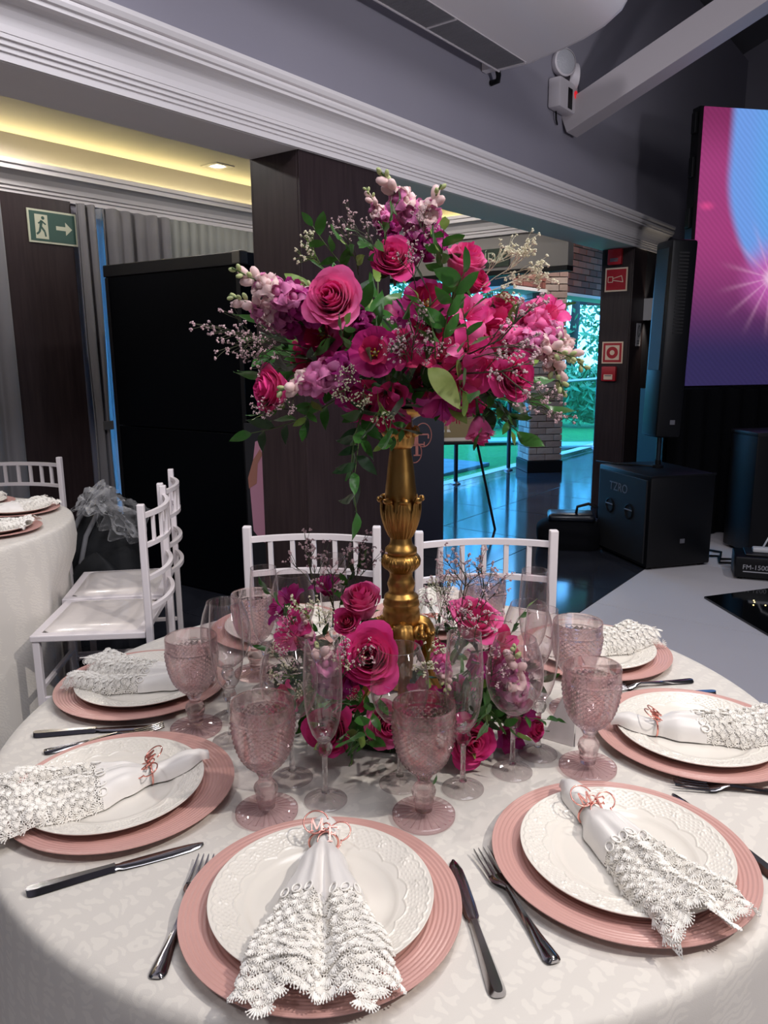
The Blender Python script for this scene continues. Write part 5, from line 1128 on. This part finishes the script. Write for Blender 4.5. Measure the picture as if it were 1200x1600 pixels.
def snap_proto(seed, seq, length, label='x'):
    """flower spike: origin at the base, tip along +Z; seq gives the floret colours from base to tip"""
    rnd = random.Random(seed); r = thing('snapdragon', label, 'flower'); n = len(seq)
    bend = rnd.uniform(-.02, .02); MB().tube([(bend * v * v, 0, length * v - .03) for v in [k / 8 for k in range(9)]], [.0026 - .0013 * k / 8 for k in range(9)], 6).build('stem', M_stem, r, 180)
    for i, ch in enumerate(seq):
        v = .12 + .86 * i / (n - 1); a = i * 2.399; rr = .0155 * (1 - .75 * v ** 2.2); p = Vector((bend * v * v + rr * cos(a), rr * sin(a), length * v - .03)); M = frame((cos(a), sin(a), .55 + .9 * v), (0, 0, 1), p, 1.0, rnd.uniform(0, 6))
        if ch == 'g': obj('bud', ME_bud, r, M=M @ Matrix.Scale(1.15 - .5 * v, 4))
        elif ch == 'w': obj('bud', ME_bud2, r, M=M)
        else: obj('floret', ME_fl[ch], r, M=M @ Matrix.Scale(1.0 - .12 * v, 4))
    return r
def limonium_proto(seed, mblo, mst, length, spread, nb, blossom, name='limonium_sprig', label='x', per=5, up=.25):
    rnd = random.Random(seed); r = thing(name, label, 'flower sprig'); st = MB(); bl = MB()
    def star(p, s):
        for k in range(per):
            d = Vector((rnd.gauss(0, 1), rnd.gauss(0, 1), rnd.gauss(.5, .8))).normalized(); q = p + d * s * rnd.uniform(.5, 1.5); a = d.orthogonal().normalized() * s * .62; b = d.cross(a.normalized()) * s * .62
            bl.add([q + a, q + b, q - a, q - b, q + d * s * .35, q - d * s * .9], [(0, 1, 4), (1, 2, 4), (2, 3, 4), (3, 0, 4), (1, 0, 5), (2, 1, 5), (3, 2, 5), (0, 3, 5)])
    def grow(p, d, l, lev, rad0):
        q = p + d * l; mid = (p + q) / 2 + Vector((rnd.uniform(-1, 1), rnd.uniform(-1, 1), 0)) * l * .05
        st.tube([p, mid, q], [rad0, rad0 * .85, rad0 * .7], 4)
        if lev == 0: star(q, blossom); return
        k = nb if lev == 2 else 4
        for i in range(k):
            f = rnd.uniform(.45, 1.0) if lev == 2 else rnd.uniform(.5, 1.0); a = Vector((rnd.gauss(0, 1), rnd.gauss(0, 1), rnd.gauss(0, .4))); a = (a - d * a.dot(d)).normalized(); dd = (d + a * spread * rnd.uniform(.6, 1.2) + Vector((0, 0, up * .3))).normalized(); grow(p.lerp(q, f), dd, l * rnd.uniform(.38, .6), lev - 1, rad0 * .65)
        if lev == 1: star(q, blossom)
    grow(Vector((0, 0, 0)), Vector((0, 0, 1)), length * .62, 2, .0013)
    o = st.build('stems', mst, r); o['kind'] = 'stuff'; o = bl.build('blossoms', mblo, r); o['kind'] = 'stuff'; return r
def leaf_mesh(l, w_, mt, curl=.25, n=6):
    def fn(u, v):
        q = 2 * u - 1; ww = w_ * (sin(pi * min(1, .04 + .96 * v)) ** .75) * (1 - .25 * v); return (q * ww, l * v - .0 , -curl * l * v * v + .10 * abs(q) * ww + .002 * sin(v * 7 + q))
    return MB().grid(fn, 4, n).mesh('leaf', mt, 180)
ME_lf = [leaf_mesh(.055, .0145, M_leaf), leaf_mesh(.048, .0125, M_leaf, .4), leaf_mesh(.06, .015, M_leaf2, .2), leaf_mesh(.05, .011, M_dleaf, .35)]
def sprig_proto(seed, n, length, leaves, label='x', bend=.3):
    rnd = random.Random(seed); r = thing('leaf_sprig', label, 'leaves'); pt = [Vector((bend * length * v * v, 0, length * v)) for v in [k / 8 for k in range(9)]]
    MB().tube(pt, [.0017 - .0009 * k / 8 for k in range(9)], 5).build('stem', M_stem, r, 180)
    for i in range(n):
        v = .18 + .82 * i / (n - 1); p = Vector((bend * length * v * v, 0, length * v)); a = (i % 2) * pi + rnd.uniform(-.4, .4); last = i == n - 1; t = Vector((2 * bend * v, 0, 1)).normalized(); out = Vector((0, cos(a), 0)) if not last else Vector((0, 0, 0)); d = (t * (.65 if not last else 1) + out * .8 + Vector((rnd.uniform(-.2, .2), 0, 0))).normalized(); z = (Vector((1, 0, .2)) + Vector((rnd.uniform(-.5, .5),) * 3)); z = (z - d * z.dot(d)).normalized(); x = d.cross(z)
        M = Matrix((x, d, z)).transposed().to_4x4(); M.translation = p; obj('leaf', rnd.choice(leaves), r, M=M @ Matrix.Scale(rnd.uniform(.8, 1.12), 4))
    return r
C1 = Vector((.03, 1.34, 1.41)); C2 = Vector((.03, 1.34, .80))
USED = set()
def put(proto, label, x, y, Y, axis, scale=1.0, spin=0.0, group=None, cat=None):
    p = at(x, y, Y) if not isinstance(x, Vector) else x
    M = frame(axis, (0, 0, 1), p, scale, spin)
    if id(proto) not in USED:
        USED.add(id(proto)); proto.matrix_world = M; proto['label'] = label
        if group: proto['group'] = group
        if cat: proto['category'] = cat
        return proto
    return dup(proto, label, M=M, group=group, cat=cat)
def stick(proto, label, x0, y0, Y0, x1, y1, Y1, length, group=None, spin=0.0, cat=None, sc=None):
    """a long flower laid from one point to another; length is the prototype's own length"""
    a, b = at(x0, y0, Y0), at(x1, y1, Y1); d = b - a
    return put(proto, label, a, None, None, d, (d.length / length) if sc is None else sc, spin, group, cat)
# ------------------------------------------------------------------ the tall arrangement
fo = MB().at((CSX, CSY, 1.34)).lathe([(.045, 0), (.062, .015), (.066, .05), (.05, .085), (.0, .09)], 20).build('floral_foam', mat('foam_green', S(30, 44, 26), .95), None, 40); tag(fo, 'dark green floral foam block in the candlestick dish', 'floral foam')
RA_ = rose_proto(34, 1, M_hot, M_hot2, .74); RB_ = rose_proto(26, 2, M_hot, M_hot2, .66); RC_ = rose_proto(34, 3, M_hot, M_hot, .86); RD_ = rose_proto(24, 4, M_crim, M_hot, .72)
LI = lisianthus_proto(5); AL1, AL2, AL3 = alstro_proto(6, M_hot, M_hot2), alstro_proto(7, M_crim, M_hot), alstro_proto(8, M_mag, M_purp)
GR, GA, GS, GL, GV = 'pink roses', 'alstroemeria blooms', 'snapdragon spikes', 'airy small-flowered sprigs', 'green leaf sprigs'
TCAM = Vector((0, -1, .15))
def ax(x, y, Y, k=1.0, c=C1, m_=.5): return ((at(x, y, Y) - c).normalized() * k + TCAM * m_)
def rose(pr, lab, x, y, Y, sc, k=1.0, m_=.6, spin=0, c=C1, axis=None): return put(pr, lab, x, y, Y, ax(x, y, Y, k, c, m_) if axis is None else axis, sc, spin, GR, 'rose')
rose(RA_, 'large open pink rose left of centre in the tall bouquet', 520, 468, 1.15, 1.06, .6, .9)
rose(RC_, 'pink rose in the upper middle of the tall bouquet', 614, 404, 1.20, .76, .6, .7)
rose(RB_, 'pink rose bud at the upper right beside the leaves', 726, 412, 1.18, .98, .9, .25, axis=Vector((.25, -.45, .8)))
rose(RD_, 'pointed crimson rose on the right below the white sprays', 786, 482, 1.26, .82, 1, .2, axis=Vector((-.1, -.5, .8)))
rose(RC_, 'pink rose at the lower left edge of the tall bouquet', 424, 607, 1.17, .84, 1, .2, 1.0, axis=Vector((-.8, -.6, .1)))
rose(RC_, 'light pink rose at the lower right of the tall bouquet', 802, 590, 1.12, .78, .8, .5, 2.0)
rose(RB_, 'drooping pink rose hanging below the tall bouquet', 750, 674, 1.16, .66, 1, 0, 0, axis=Vector((.12, -.25, -1)))
rose(RD_, 'crimson rose half hidden under the upper right rose', 742, 440, 1.27, .66, 1, .4)
rose(RD_, 'crimson rose low in the middle of the tall bouquet', 572, 632, 1.18, .62, .6, .6)
rose(RD_, 'small crimson rose above the candlestick dish', 618, 616, 1.17, .5, .6, .7)
put(LI, 'dark pink lisianthus with ruffled petals in the middle of the tall bouquet', 585, 550, 1.11, Vector((-.15, -1, .2)), .80, .3, None, 'flower')
put(LI, 'crimson lisianthus with yellow centre beside the green leaves', 668, 470, 1.16, Vector((.1, -.9, .5)), .82, 1.2, None, 'flower')
put(LI, 'dark lisianthus tucked below the large open rose', 500, 522, 1.24, Vector((-.4, -.9, .1)), .9, 2.2, None, 'flower')
for i, (pr, x, y, Y, sc, axs, lab) in enumerate(((AL1, 735, 492, 1.15, 1.0, (.3, -1, .3), 'pink lily bloom right of the leafy stem'), (AL2, 770, 512, 1.17, 1.1, (.7, -.8, -.1), 'long pink lily bloom below the pointed rose'), (AL1, 735, 545, 1.13, 1.0, (.2, -1, .1), 'pink lily bloom in the right middle of the bouquet'), (AL2, 690, 560, 1.14, 1.05, (.1, -1, .3), 'crimson lily bloom beside the striped leaf'), (AL1, 757, 575, 1.12, 1.25, (-.2, -.7, -.5), 'large pale pink lily bloom facing down on the right'),
      (AL2, 795, 545, 1.18, 1.1, (.6, -.8, .1), 'crimson lily bloom near the right snapdragon'), (AL3, 825, 525, 1.2, 1.1, (.6, -.8, .0), 'magenta lily bloom at the right of the bouquet'), (AL2, 625, 548, 1.12, 1.0, (.15, -1, .1), 'pink lily bloom right of the ruffled lisianthus'), (AL1, 638, 540, 1.14, .9, (.5, -1, .3), 'second pink lily bloom right of the ruffled lisianthus'), (AL1, 862, 487, 1.22, 1.0, (.4, -.7, .6), 'bright pink lily bloom at the far right top'), (AL2, 842, 500, 1.21, 1.0, (.0, -.9, .4), 'red pink lily bloom at the far right'),
      (AL3, 690, 632, 1.16, 1.15, (-.1, -.6, -.8), 'drooping purple lily bloom under the striped leaf'), (AL2, 720, 605, 1.13, 1.0, (.1, -.7, -.6), 'pink lily bloom hanging right of the striped leaf'), (AL3, 470, 495, 1.24, 1.1, (-.6, -.8, .1), 'magenta lily bloom left of the large rose'), (AL3, 455, 465, 1.25, 1.1, (-.7, -.7, .3), 'upper magenta lily bloom left of the large rose'), (AL3, 525, 580, 1.2, 1.1, (-.3, -.9, -.1), 'magenta lily bloom below the large rose'), (AL3, 545, 610, 1.18, 1.0, (-.2, -.9, -.4), 'dark magenta lily bloom low on the left'),
      (AL3, 660, 345, 1.28, 1.0, (.2, -.7, .7), 'purple lily bloom near the top of the bouquet'), (AL3, 615, 345, 1.27, .95, (-.2, -.8, .5), 'purple lily bloom at the top above the upper rose'), (AL2, 665, 520, 1.17, 1.0, (0, -1, .1), 'crimson lily bloom in the very middle'), (AL3, 700, 525, 1.2, 1.2, (.2, -1, 0), 'dark lily bloom behind the middle sprigs'), (AL2, 780, 560, 1.2, 1.1, (.4, -.9, -.2), 'crimson lily bloom above the lower right rose'), (AL2, 600, 620, 1.15, .8, (-.1, -.9, -.4), 'pink lily bloom just above the dish'))):
    put(pr, lab, x, y, Y, Vector(axs), sc, i * 1.1, GA, 'flower')
SA, SB, SC2, SD2 = snap_proto(11, 'pppppppplllllllbblbwwgwggg', .16), snap_proto(12, 'ppppllllllbblwwwgwggg', .13), snap_proto(13, 'hhhhllhlllblbbwbwgwggggg', .15), snap_proto(14, 'pppppllllblbwwgg', .12)
stick(SA, 'snapdragon spike with cream buds pointing left above the left edge', 478, 480, 1.20, 374, 424, 1.14, .13, GS, 0, None, .98); stick(SB, 'snapdragon spike with green tip at the far left of the bouquet', 445, 500, 1.22, 354, 458, 1.17, .10, GS, 1.0, None, .95)
stick(SD2, 'pale snapdragon spike at the lower left of the bouquet', 525, 582, 1.16, 440, 604, 1.11, .09, GS, .5, None, 1.05); stick(SC2, 'snapdragon spike drooping at the far right with green tip', 838, 508, 1.18, 893, 615, 1.12, .12, GS, .8, None, 1.0); stick(SC2, 'upper right snapdragon spike with blush florets', 842, 505, 1.22, 912, 565, 1.16, .12, GS, 2.0, None, .92)
stick(SA, 'snapdragon spike at the very top leaning left with green buds', 668, 372, 1.24, 602, 276, 1.2, .13, GS, 2.0, None, .98); stick(SB, 'short snapdragon spike with blush buds at the top left', 600, 350, 1.26, 572, 292, 1.24, .10, GS); stick(SD2, 'lilac snapdragon spike at the top right', 652, 372, 1.24, 680, 288, 1.2, .09, GS, 1.5, None, 1.0)
stick(SA, 'magenta snapdragon spike behind the large open rose', 560, 500, 1.28, 470, 440, 1.26, .13, GS, 3.0); stick(SC2, 'blush snapdragon spike above the lower right rose', 800, 528, 1.16, 885, 548, 1.12, .12, GS, 1.1, None, .9)
LW1, LW2, LP1, LP2, LD = limonium_proto(21, M_cream, M_cream, .17, .5, 8, .0040), limonium_proto(22, M_cream, M_leaf2, .16, .75, 7, .0036), limonium_proto(23, M_pinkw, M_twig, .17, .6, 7, .0031), limonium_proto(24, M_pinkw, M_twig, .15, .9, 7, .0031), limonium_proto(25, M_cream, M_stem, .12, 1.1, 9, .0030)
sprays = ((LW1, 745, 455, 1.26, 835, 395, 1.2, 'creamy white spray reaching right, upper branch'), (LW1, 750, 460, 1.27, 850, 420, 1.22, 'creamy white spray reaching right, middle branch'), (LW2, 745, 465, 1.25, 825, 455, 1.2, 'creamy white spray reaching right, lower branch'), (LW1, 740, 450, 1.28, 800, 385, 1.25, 'creamy white spray reaching right, steepest branch'),
          (LW2, 520, 430, 1.24, 455, 368, 1.2, 'cream sprig at the upper left near the leaves'), (LP1, 560, 430, 1.22, 535, 335, 1.2, 'pinkish sprig rising at the upper left'), (LP2, 600, 420, 1.2, 555, 330, 1.18, 'pinkish sprig rising left of the upper rose'), (LP1, 470, 540, 1.22, 330, 512, 1.16, 'dark stemmed sprig reaching far left'), (LP2, 470, 550, 1.22, 345, 530, 1.18, 'lower dark stemmed sprig reaching far left'), (LP1, 480, 545, 1.2, 400, 520, 1.16, 'dark stemmed sprig below the left snapdragons'), (LP2, 480, 560, 1.2, 375, 560, 1.16, 'dark stemmed sprig at the left edge above the rose'),
          (LD, 545, 600, 1.16, 525, 625, 1.10, 'cream cluster of tiny blossoms low on the left'), (LD, 570, 600, 1.14, 560, 645, 1.09, 'cream cluster of tiny blossoms below the lisianthus'), (LW2, 590, 610, 1.13, 600, 668, 1.10, 'drooping cream sprig over the dish'), (LD, 555, 590, 1.14, 535, 580, 1.08, 'cream cluster of tiny blossoms under the large rose'), (LP1, 640, 590, 1.14, 650, 500, 1.06, 'pinkish sprig in the middle of the bouquet'), (LP2, 645, 590, 1.14, 625, 515, 1.07, 'pinkish sprig beside the ruffled lisianthus'), (LP2, 660, 585, 1.13, 680, 520, 1.07, 'pinkish sprig left of the striped leaf'),
          (LP1, 650, 470, 1.18, 640, 390, 1.12, 'pinkish sprig in front of the upper rose'), (LP2, 680, 400, 1.2, 645, 330, 1.16, 'pinkish sprig in front of the top leaves'), (LP1, 690, 590, 1.14, 830, 500, 1.06, 'thin dark sprig crossing the lily blooms'), (LP2, 700, 585, 1.14, 870, 575, 1.06, 'thin dark sprig crossing the lower right rose'), (LP1, 760, 610, 1.14, 880, 640, 1.1, 'thin sprig with pink blossoms hanging at the lower right'), (LP2, 450, 600, 1.18, 395, 655, 1.14, 'thin sprig hanging under the left rose'), (LP1, 470, 600, 1.16, 450, 640, 1.12, 'small blossom sprig before the left rose'), (LD, 860, 540, 1.16, 895, 560, 1.13, 'small blossom cluster on the right snapdragon'))
for i, (pr, x0, y0, Y0, x1, y1, Y1, lab) in enumerate(sprays): stick(pr, lab + ' in the tall bouquet', x0, y0, Y0, x1, y1, Y1, .15, GL, i * 1.3, 'flower sprig')
V1, V2, V3, V4 = sprig_proto(31, 7, .16, ME_lf[:2]), sprig_proto(32, 6, .14, [ME_lf[0], ME_lf[2]], bend=-.3), sprig_proto(33, 8, .17, [ME_lf[3], ME_lf[1]], bend=.5), sprig_proto(34, 5, .11, [ME_lf[2], ME_lf[0]])
leafs = ((V1, 600, 420, 1.22, 590, 330, 1.17, 'leaf sprig above the upper rose'), (V2, 690, 440, 1.2, 690, 345, 1.15, 'bright leaf sprig at the top right'), (V4, 690, 440, 1.17, 705, 360, 1.12, 'broad leaf sprig left of the upper right rose'), (V1, 690, 550, 1.13, 700, 425, 1.07, 'leafy stem down the middle right'), (V2, 680, 560, 1.12, 685, 455, 1.06, 'light leafy stem down the middle'), (V1, 560, 440, 1.22, 495, 380, 1.18, 'leaf sprig at the upper left'), (V4, 560, 420, 1.2, 545, 350, 1.16, 'short leaf sprig at the upper left'), (V3, 580, 620, 1.18, 505, 735, 1.14, 'dark leaf sprig hanging lowest at the left'), (V3, 570, 620, 1.2, 555, 725, 1.17, 'dark leaf sprig hanging left of the gold stem'), (V3, 530, 620, 1.2, 440, 690, 1.17, 'thin leaf sprig hanging at the left'), (V4, 490, 620, 1.18, 470, 665, 1.14, 'small leaf tuft under the left rose'),
         (V4, 720, 600, 1.15, 700, 615, 1.05, 'broad light leaf tuft above the dish at the right'), (V2, 760, 610, 1.16, 810, 655, 1.12, 'leaf sprig hanging at the lower right'), (V4, 755, 640, 1.17, 765, 690, 1.13, 'leaf pair beside the drooping rose'), (V4, 840, 510, 1.2, 885, 535, 1.15, 'leaf tuft between the right blooms'), (V2, 640, 660, 1.22, 610, 690, 1.18, 'leaf sprig hanging in front of the gold neck'), (V1, 730, 560, 1.15, 740, 520, 1.06, 'leaf sprig among the lily blooms'), (V2, 540, 540, 1.17, 520, 520, 1.1, 'leaf tuft below the large rose'), (V4, 450, 640, 1.2, 390, 632, 1.17, 'single pale leaf pointing left under the bouquet'), (V1, 640, 430, 1.24, 560, 400, 1.2, 'dark leaf sprig behind the upper rose'))
for i, (pr, x0, y0, Y0, x1, y1, Y1, lab) in enumerate(leafs): stick(pr, lab + ' of the tall bouquet', x0, y0, Y0, x1, y1, Y1, .14, GV, i * 1.7, 'leaves')
big = thing('broad_leaf', 'broad striped light green leaf above the candlestick dish', 'leaves', M=frame((-.1, -.75, .65), (0, 0, 1), at(672, 575, 1.08), 1.0, 0)); obj('leaf', leaf_mesh(.066, .018, petal_mat('striped_leaf', S(96, 116, 48), S(150, 160, 96)), .45, 9), big, rot=(0, 0, rad(220)))
rnd = random.Random(77)
for k in range(40):
    d = Vector((rnd.gauss(0, 1), rnd.gauss(-.2, .8), abs(rnd.gauss(.15, .5)) - .08)).normalized(); d.x *= 1.35; p = C1 + Vector((d.x * .035, d.y * .035, d.z * .02 - .02)); pr = (V1, V3, V3, V2)[k % 4]
    put(pr, 'green leaf sprig filling the inside of the tall bouquet', p, None, None, d, rnd.uniform(.95, 1.2), rnd.uniform(0, 6), 'filler leaf sprigs inside the tall bouquet', 'leaves')
for k in range(26):
    d = Vector((rnd.gauss(0, 1), rnd.gauss(-.3, .7), rnd.gauss(.1, .5))).normalized(); p = C1 + Vector((d.x * .17, d.y * .11, d.z * .10)); put((AL3, LI, AL2)[k % 3], 'dark magenta bloom deep inside the tall bouquet', p, None, None, d, rnd.uniform(.9, 1.15), rnd.uniform(0, 6), 'filler blooms deep inside the tall bouquet', 'flower')
# ------------------------------------------------------------------ the low arrangement around the foot
B2 = ' of the low arrangement'
rose(RC_, 'largest open rose at the front' + B2, 578, 1026, 1.12, 1.10, .3, 1.0, 0, C2, Vector((-.1, -.8, .45)))
rose(RB_, 'upright rose left of the gold stem' + B2, 566, 940, 1.24, 1.06, 1, 0, 1, C2, Vector((-.1, -.35, .9)))
rose(RA_, 'open rose right of the gold stem' + B2, 742, 970, 1.21, 1.12, 1, 0, 1, C2, Vector((.25, -.45, .85)))
rose(RC_, 'low rose behind the slim front flute' + B2, 514, 1140, 1.16, .95, 1, 0, 2, C2, Vector((-.35, -.9, .15)))
rose(RA_, 'low rose behind the front wine glass' + B2, 606, 1130, 1.12, .92, 1, 0, 3, C2, Vector((.15, -.95, .2)))
rose(RC_, 'low rose resting on the cloth behind the middle flute' + B2, 735, 1158, 1.14, .90, 1, 0, 3, C2, Vector((.2, -.95, .25)))
rose(RD_, 'crimson ruffled bloom left of the gold foot' + B2, 543, 972, 1.22, .62, 1, 0, 0, C2, Vector((-.3, -.8, .5)))
rose(RD_, 'crimson rose at the right end' + B2, 832, 1138, 1.19, .6, 1, 0, 0, C2, Vector((.7, -.6, .3)))
for i, (pr, x, y, Y, sc, axs, lab) in enumerate(((AL1, 460, 978, 1.24, 1.15, (-.5, -.6, .6), 'bright pink lily bloom at the left'), (AL1, 448, 1000, 1.22, 1.0, (-.7, -.6, .3), 'lower bright pink lily bloom at the left'), (AL3, 452, 935, 1.28, 1.0, (-.4, -.4, .9), 'purple lily bloom at the upper left'), (AL3, 510, 915, 1.3, .9, (-.2, -.3, .9), 'purple lily bloom behind the upright rose'), (AL3, 440, 950, 1.3, 1.0, (-.6, -.4, .6), 'dark purple lily bloom at the left edge'), (AL3, 770, 1040, 1.17, 1.1, (.3, -.9, .3), 'purple lily bloom seen through the wine glass'), (AL2, 785, 1010, 1.2, 1.1, (.5, -.7, .4), 'crimson lily bloom right of the open rose'), (AL3, 800, 1065, 1.17, 1.1, (.6, -.8, .2), 'lower purple lily bloom seen through the wine glass'), (AL3, 812, 1120, 1.17, 1.1, (.6, -.8, .1), 'magenta lily bloom low at the right'), (AL3, 540, 1055, 1.14, .9, (-.2, -.9, .2), 'purple lily bloom behind the front flute'), (AL2, 455, 1090, 1.2, 1.0, (-.7, -.7, .1), 'crimson lily bloom low at the left'), (AL2, 660, 1085, 1.15, .9, (0, -1, .3), 'crimson lily bloom before the gold foot'), (AL3, 795, 1150, 1.2, 1.0, (.3, -.9, .1), 'magenta lily bloom resting at the right'))):
    put(pr, lab + B2, x, y, Y, Vector(axs), sc, i * .9, GA, 'flower')
stick(SC2, 'lilac snapdragon in front of the gold foot' + B2, 690, 1035, 1.15, 705, 1085, 1.08, .12, GS, 0, None, .6); stick(SD2, 'pale snapdragon behind the slim front flute' + B2, 515, 1060, 1.16, 512, 1005, 1.11, .09, GS); stick(SB, 'snapdragon seen through the round wine glass' + B2, 800, 1080, 1.17, 805, 1010, 1.12, .10, GS); stick(SB, 'green budded snapdragon at the left' + B2, 480, 1000, 1.24, 478, 955, 1.22, .10, GS)
sp2 = ((LP1, 500, 980, 1.25, 478, 850, 1.25, 'tall lilac sprig left'), (LP2, 520, 980, 1.25, 520, 845, 1.26, 'tall lilac sprig behind the upright rose'), (LP1, 540, 960, 1.28, 570, 850, 1.3, 'tall lilac sprig left of the gold stem'), (LW2, 490, 985, 1.22, 470, 920, 1.18, 'pale bushy sprig at the left'), (LP2, 470, 1000, 1.22, 430, 960, 1.18, 'dark twiggy sprig at the left edge'), (LD, 510, 990, 1.2, 505, 940, 1.16, 'pale cluster before the upright rose'), (LD, 440, 1030, 1.2, 425, 1010, 1.15, 'pale cluster inside the left wine glass view'), (LP1, 470, 1050, 1.18, 440, 1030, 1.12, 'pinkish sprig at the lower left'), (LD, 565, 1080, 1.13, 545, 1090, 1.09, 'pale cluster under the largest rose'), (LW2, 545, 1060, 1.14, 548, 1010, 1.09, 'pale sprig left of the largest rose'), (LW2, 690, 960, 1.28, 690, 890, 1.28, 'pale sprig right of the gold stem'), (LP1, 700, 980, 1.24, 690, 895, 1.24, 'pink sprig right of the gold stem'), (LP2, 720, 980, 1.22, 735, 850, 1.2, 'tall pink budded sprig at the right'), (LP1, 740, 990, 1.2, 765, 880, 1.18, 'pink budded sprig leaning right'), (LP2, 740, 1010, 1.17, 755, 930, 1.1, 'dark twiggy sprig before the open rose'), (LP2, 720, 1010, 1.17, 700, 940, 1.11, 'dark twiggy sprig left of the open rose'), (LP1, 690, 1020, 1.2, 675, 930, 1.2, 'thin sprig beside the gold scroll'), (LD, 600, 880, 1.36, 590, 870, 1.36, 'pale cluster behind the gold stem'), (LW2, 470, 1060, 1.18, 430, 1050, 1.12, 'pale bushy sprig seen through the left wine glass'), (LD, 480, 1080, 1.16, 455, 1075, 1.11, 'pale cluster between the left glasses'), (LP1, 530, 1080, 1.13, 550, 1010, 1.07, 'pinkish sprig seen through the front flute'), (LW2, 660, 1060, 1.14, 670, 1010, 1.08, 'pale sprig before the gold foot'), (LP2, 760, 1080, 1.14, 775, 1030, 1.08, 'pinkish sprig seen through the round wine glass'), (LD, 690, 930, 1.26, 700, 915, 1.24, 'pink tinged cluster right of the gold stem'))
for i, (pr, x0, y0, Y0, x1, y1, Y1, lab) in enumerate(sp2): stick(pr, lab + B2, x0, y0, Y0, x1, y1, Y1, .15, GL, i * 1.1, 'flower sprig')
lf2 = ((V4, 560, 1140, 1.15, 530, 1185, 1.1, 'leaf sprig lying on the cloth at the front left'), (V1, 590, 1150, 1.14, 555, 1180, 1.05, 'glossy leaf sprig on the cloth in front'), (V2, 600, 1080, 1.13, 560, 1150, 1.08, 'light leaf stem under the largest rose'), (V1, 700, 1100, 1.15, 660, 1180, 1.1, 'leaf sprig before the gold foot'), (V1, 790, 1110, 1.17, 850, 1140, 1.14, 'leaf sprig pointing right on the cloth'), (V2, 760, 1100, 1.15, 790, 1150, 1.09, 'leaf sprig under the round wine glass'), (V1, 460, 990, 1.25, 440, 920, 1.25, 'upright leaf sprig at the left'), (V2, 790, 1020, 1.25, 800, 950, 1.26, 'upright leaf sprig at the right'), (V3, 530, 960, 1.28, 530, 890, 1.3, 'dark leaf sprig behind the upright rose'), (V4, 645, 1040, 1.15, 690, 1060, 1.1, 'leaf tuft in front of the gold foot'), (V3, 480, 1060, 1.18, 440, 1090, 1.13, 'dark leaf sprig low at the left'), (V3, 550, 1090, 1.14, 540, 1120, 1.08, 'dark leaf sprig between the low roses'), (V3, 660, 1100, 1.14, 690, 1130, 1.08, 'dark leaf sprig between the front glasses'), (V1, 770, 1090, 1.16, 740, 1110, 1.08, 'leaf sprig above the right low rose'))
for i, (pr, x0, y0, Y0, x1, y1, Y1, lab) in enumerate(lf2): stick(pr, lab + B2, x0, y0, Y0, x1, y1, Y1, .14, GV, i * 1.9, 'leaves')
fr_ = MB().at((CSX, CSY, TZ + .001)).lathe([(.112, .0), (.148, .0), (.152, .012), (.145, .028), (.125, .030), (.112, .014)], 40, loop=True).build('floral_foam', mat('foam_green'), None, 40); tag(fr_, 'dark green floral foam ring lying around the gold foot', 'floral foam')
for k in range(64):
    a = rnd.uniform(0, 2 * pi) if k % 2 else rnd.uniform(-2.7, -.5); d = Vector((cos(a), sin(a), rnd.uniform(.05, .9))).normalized(); p = C2 + Vector((cos(a) * .12, sin(a) * .12, rnd.uniform(-.01, .02))); put((V1, V3, V2, V3)[k % 4], 'green leaf sprig filling the low arrangement around the gold foot', p, None, None, d, rnd.uniform(.55, .8), rnd.uniform(0, 6), 'filler leaf sprigs in the low arrangement', 'leaves')
for k in range(14):
    a = rnd.uniform(0, 2 * pi); d = Vector((cos(a), sin(a), .7)).normalized(); p = C2 + Vector((cos(a) * .15, sin(a) * .14, .05)); put((AL3, AL2)[k % 2], 'dark bloom deep inside the low arrangement', p, None, None, d, .95, rnd.uniform(0, 6), 'filler blooms in the low arrangement', 'flower')
# prototypes that were never placed are removed
for o in [o for o in COL.objects if o.get('label') == 'x']:
    for ch in list(o.children): bpy.data.objects.remove(ch)
    bpy.data.objects.remove(o)
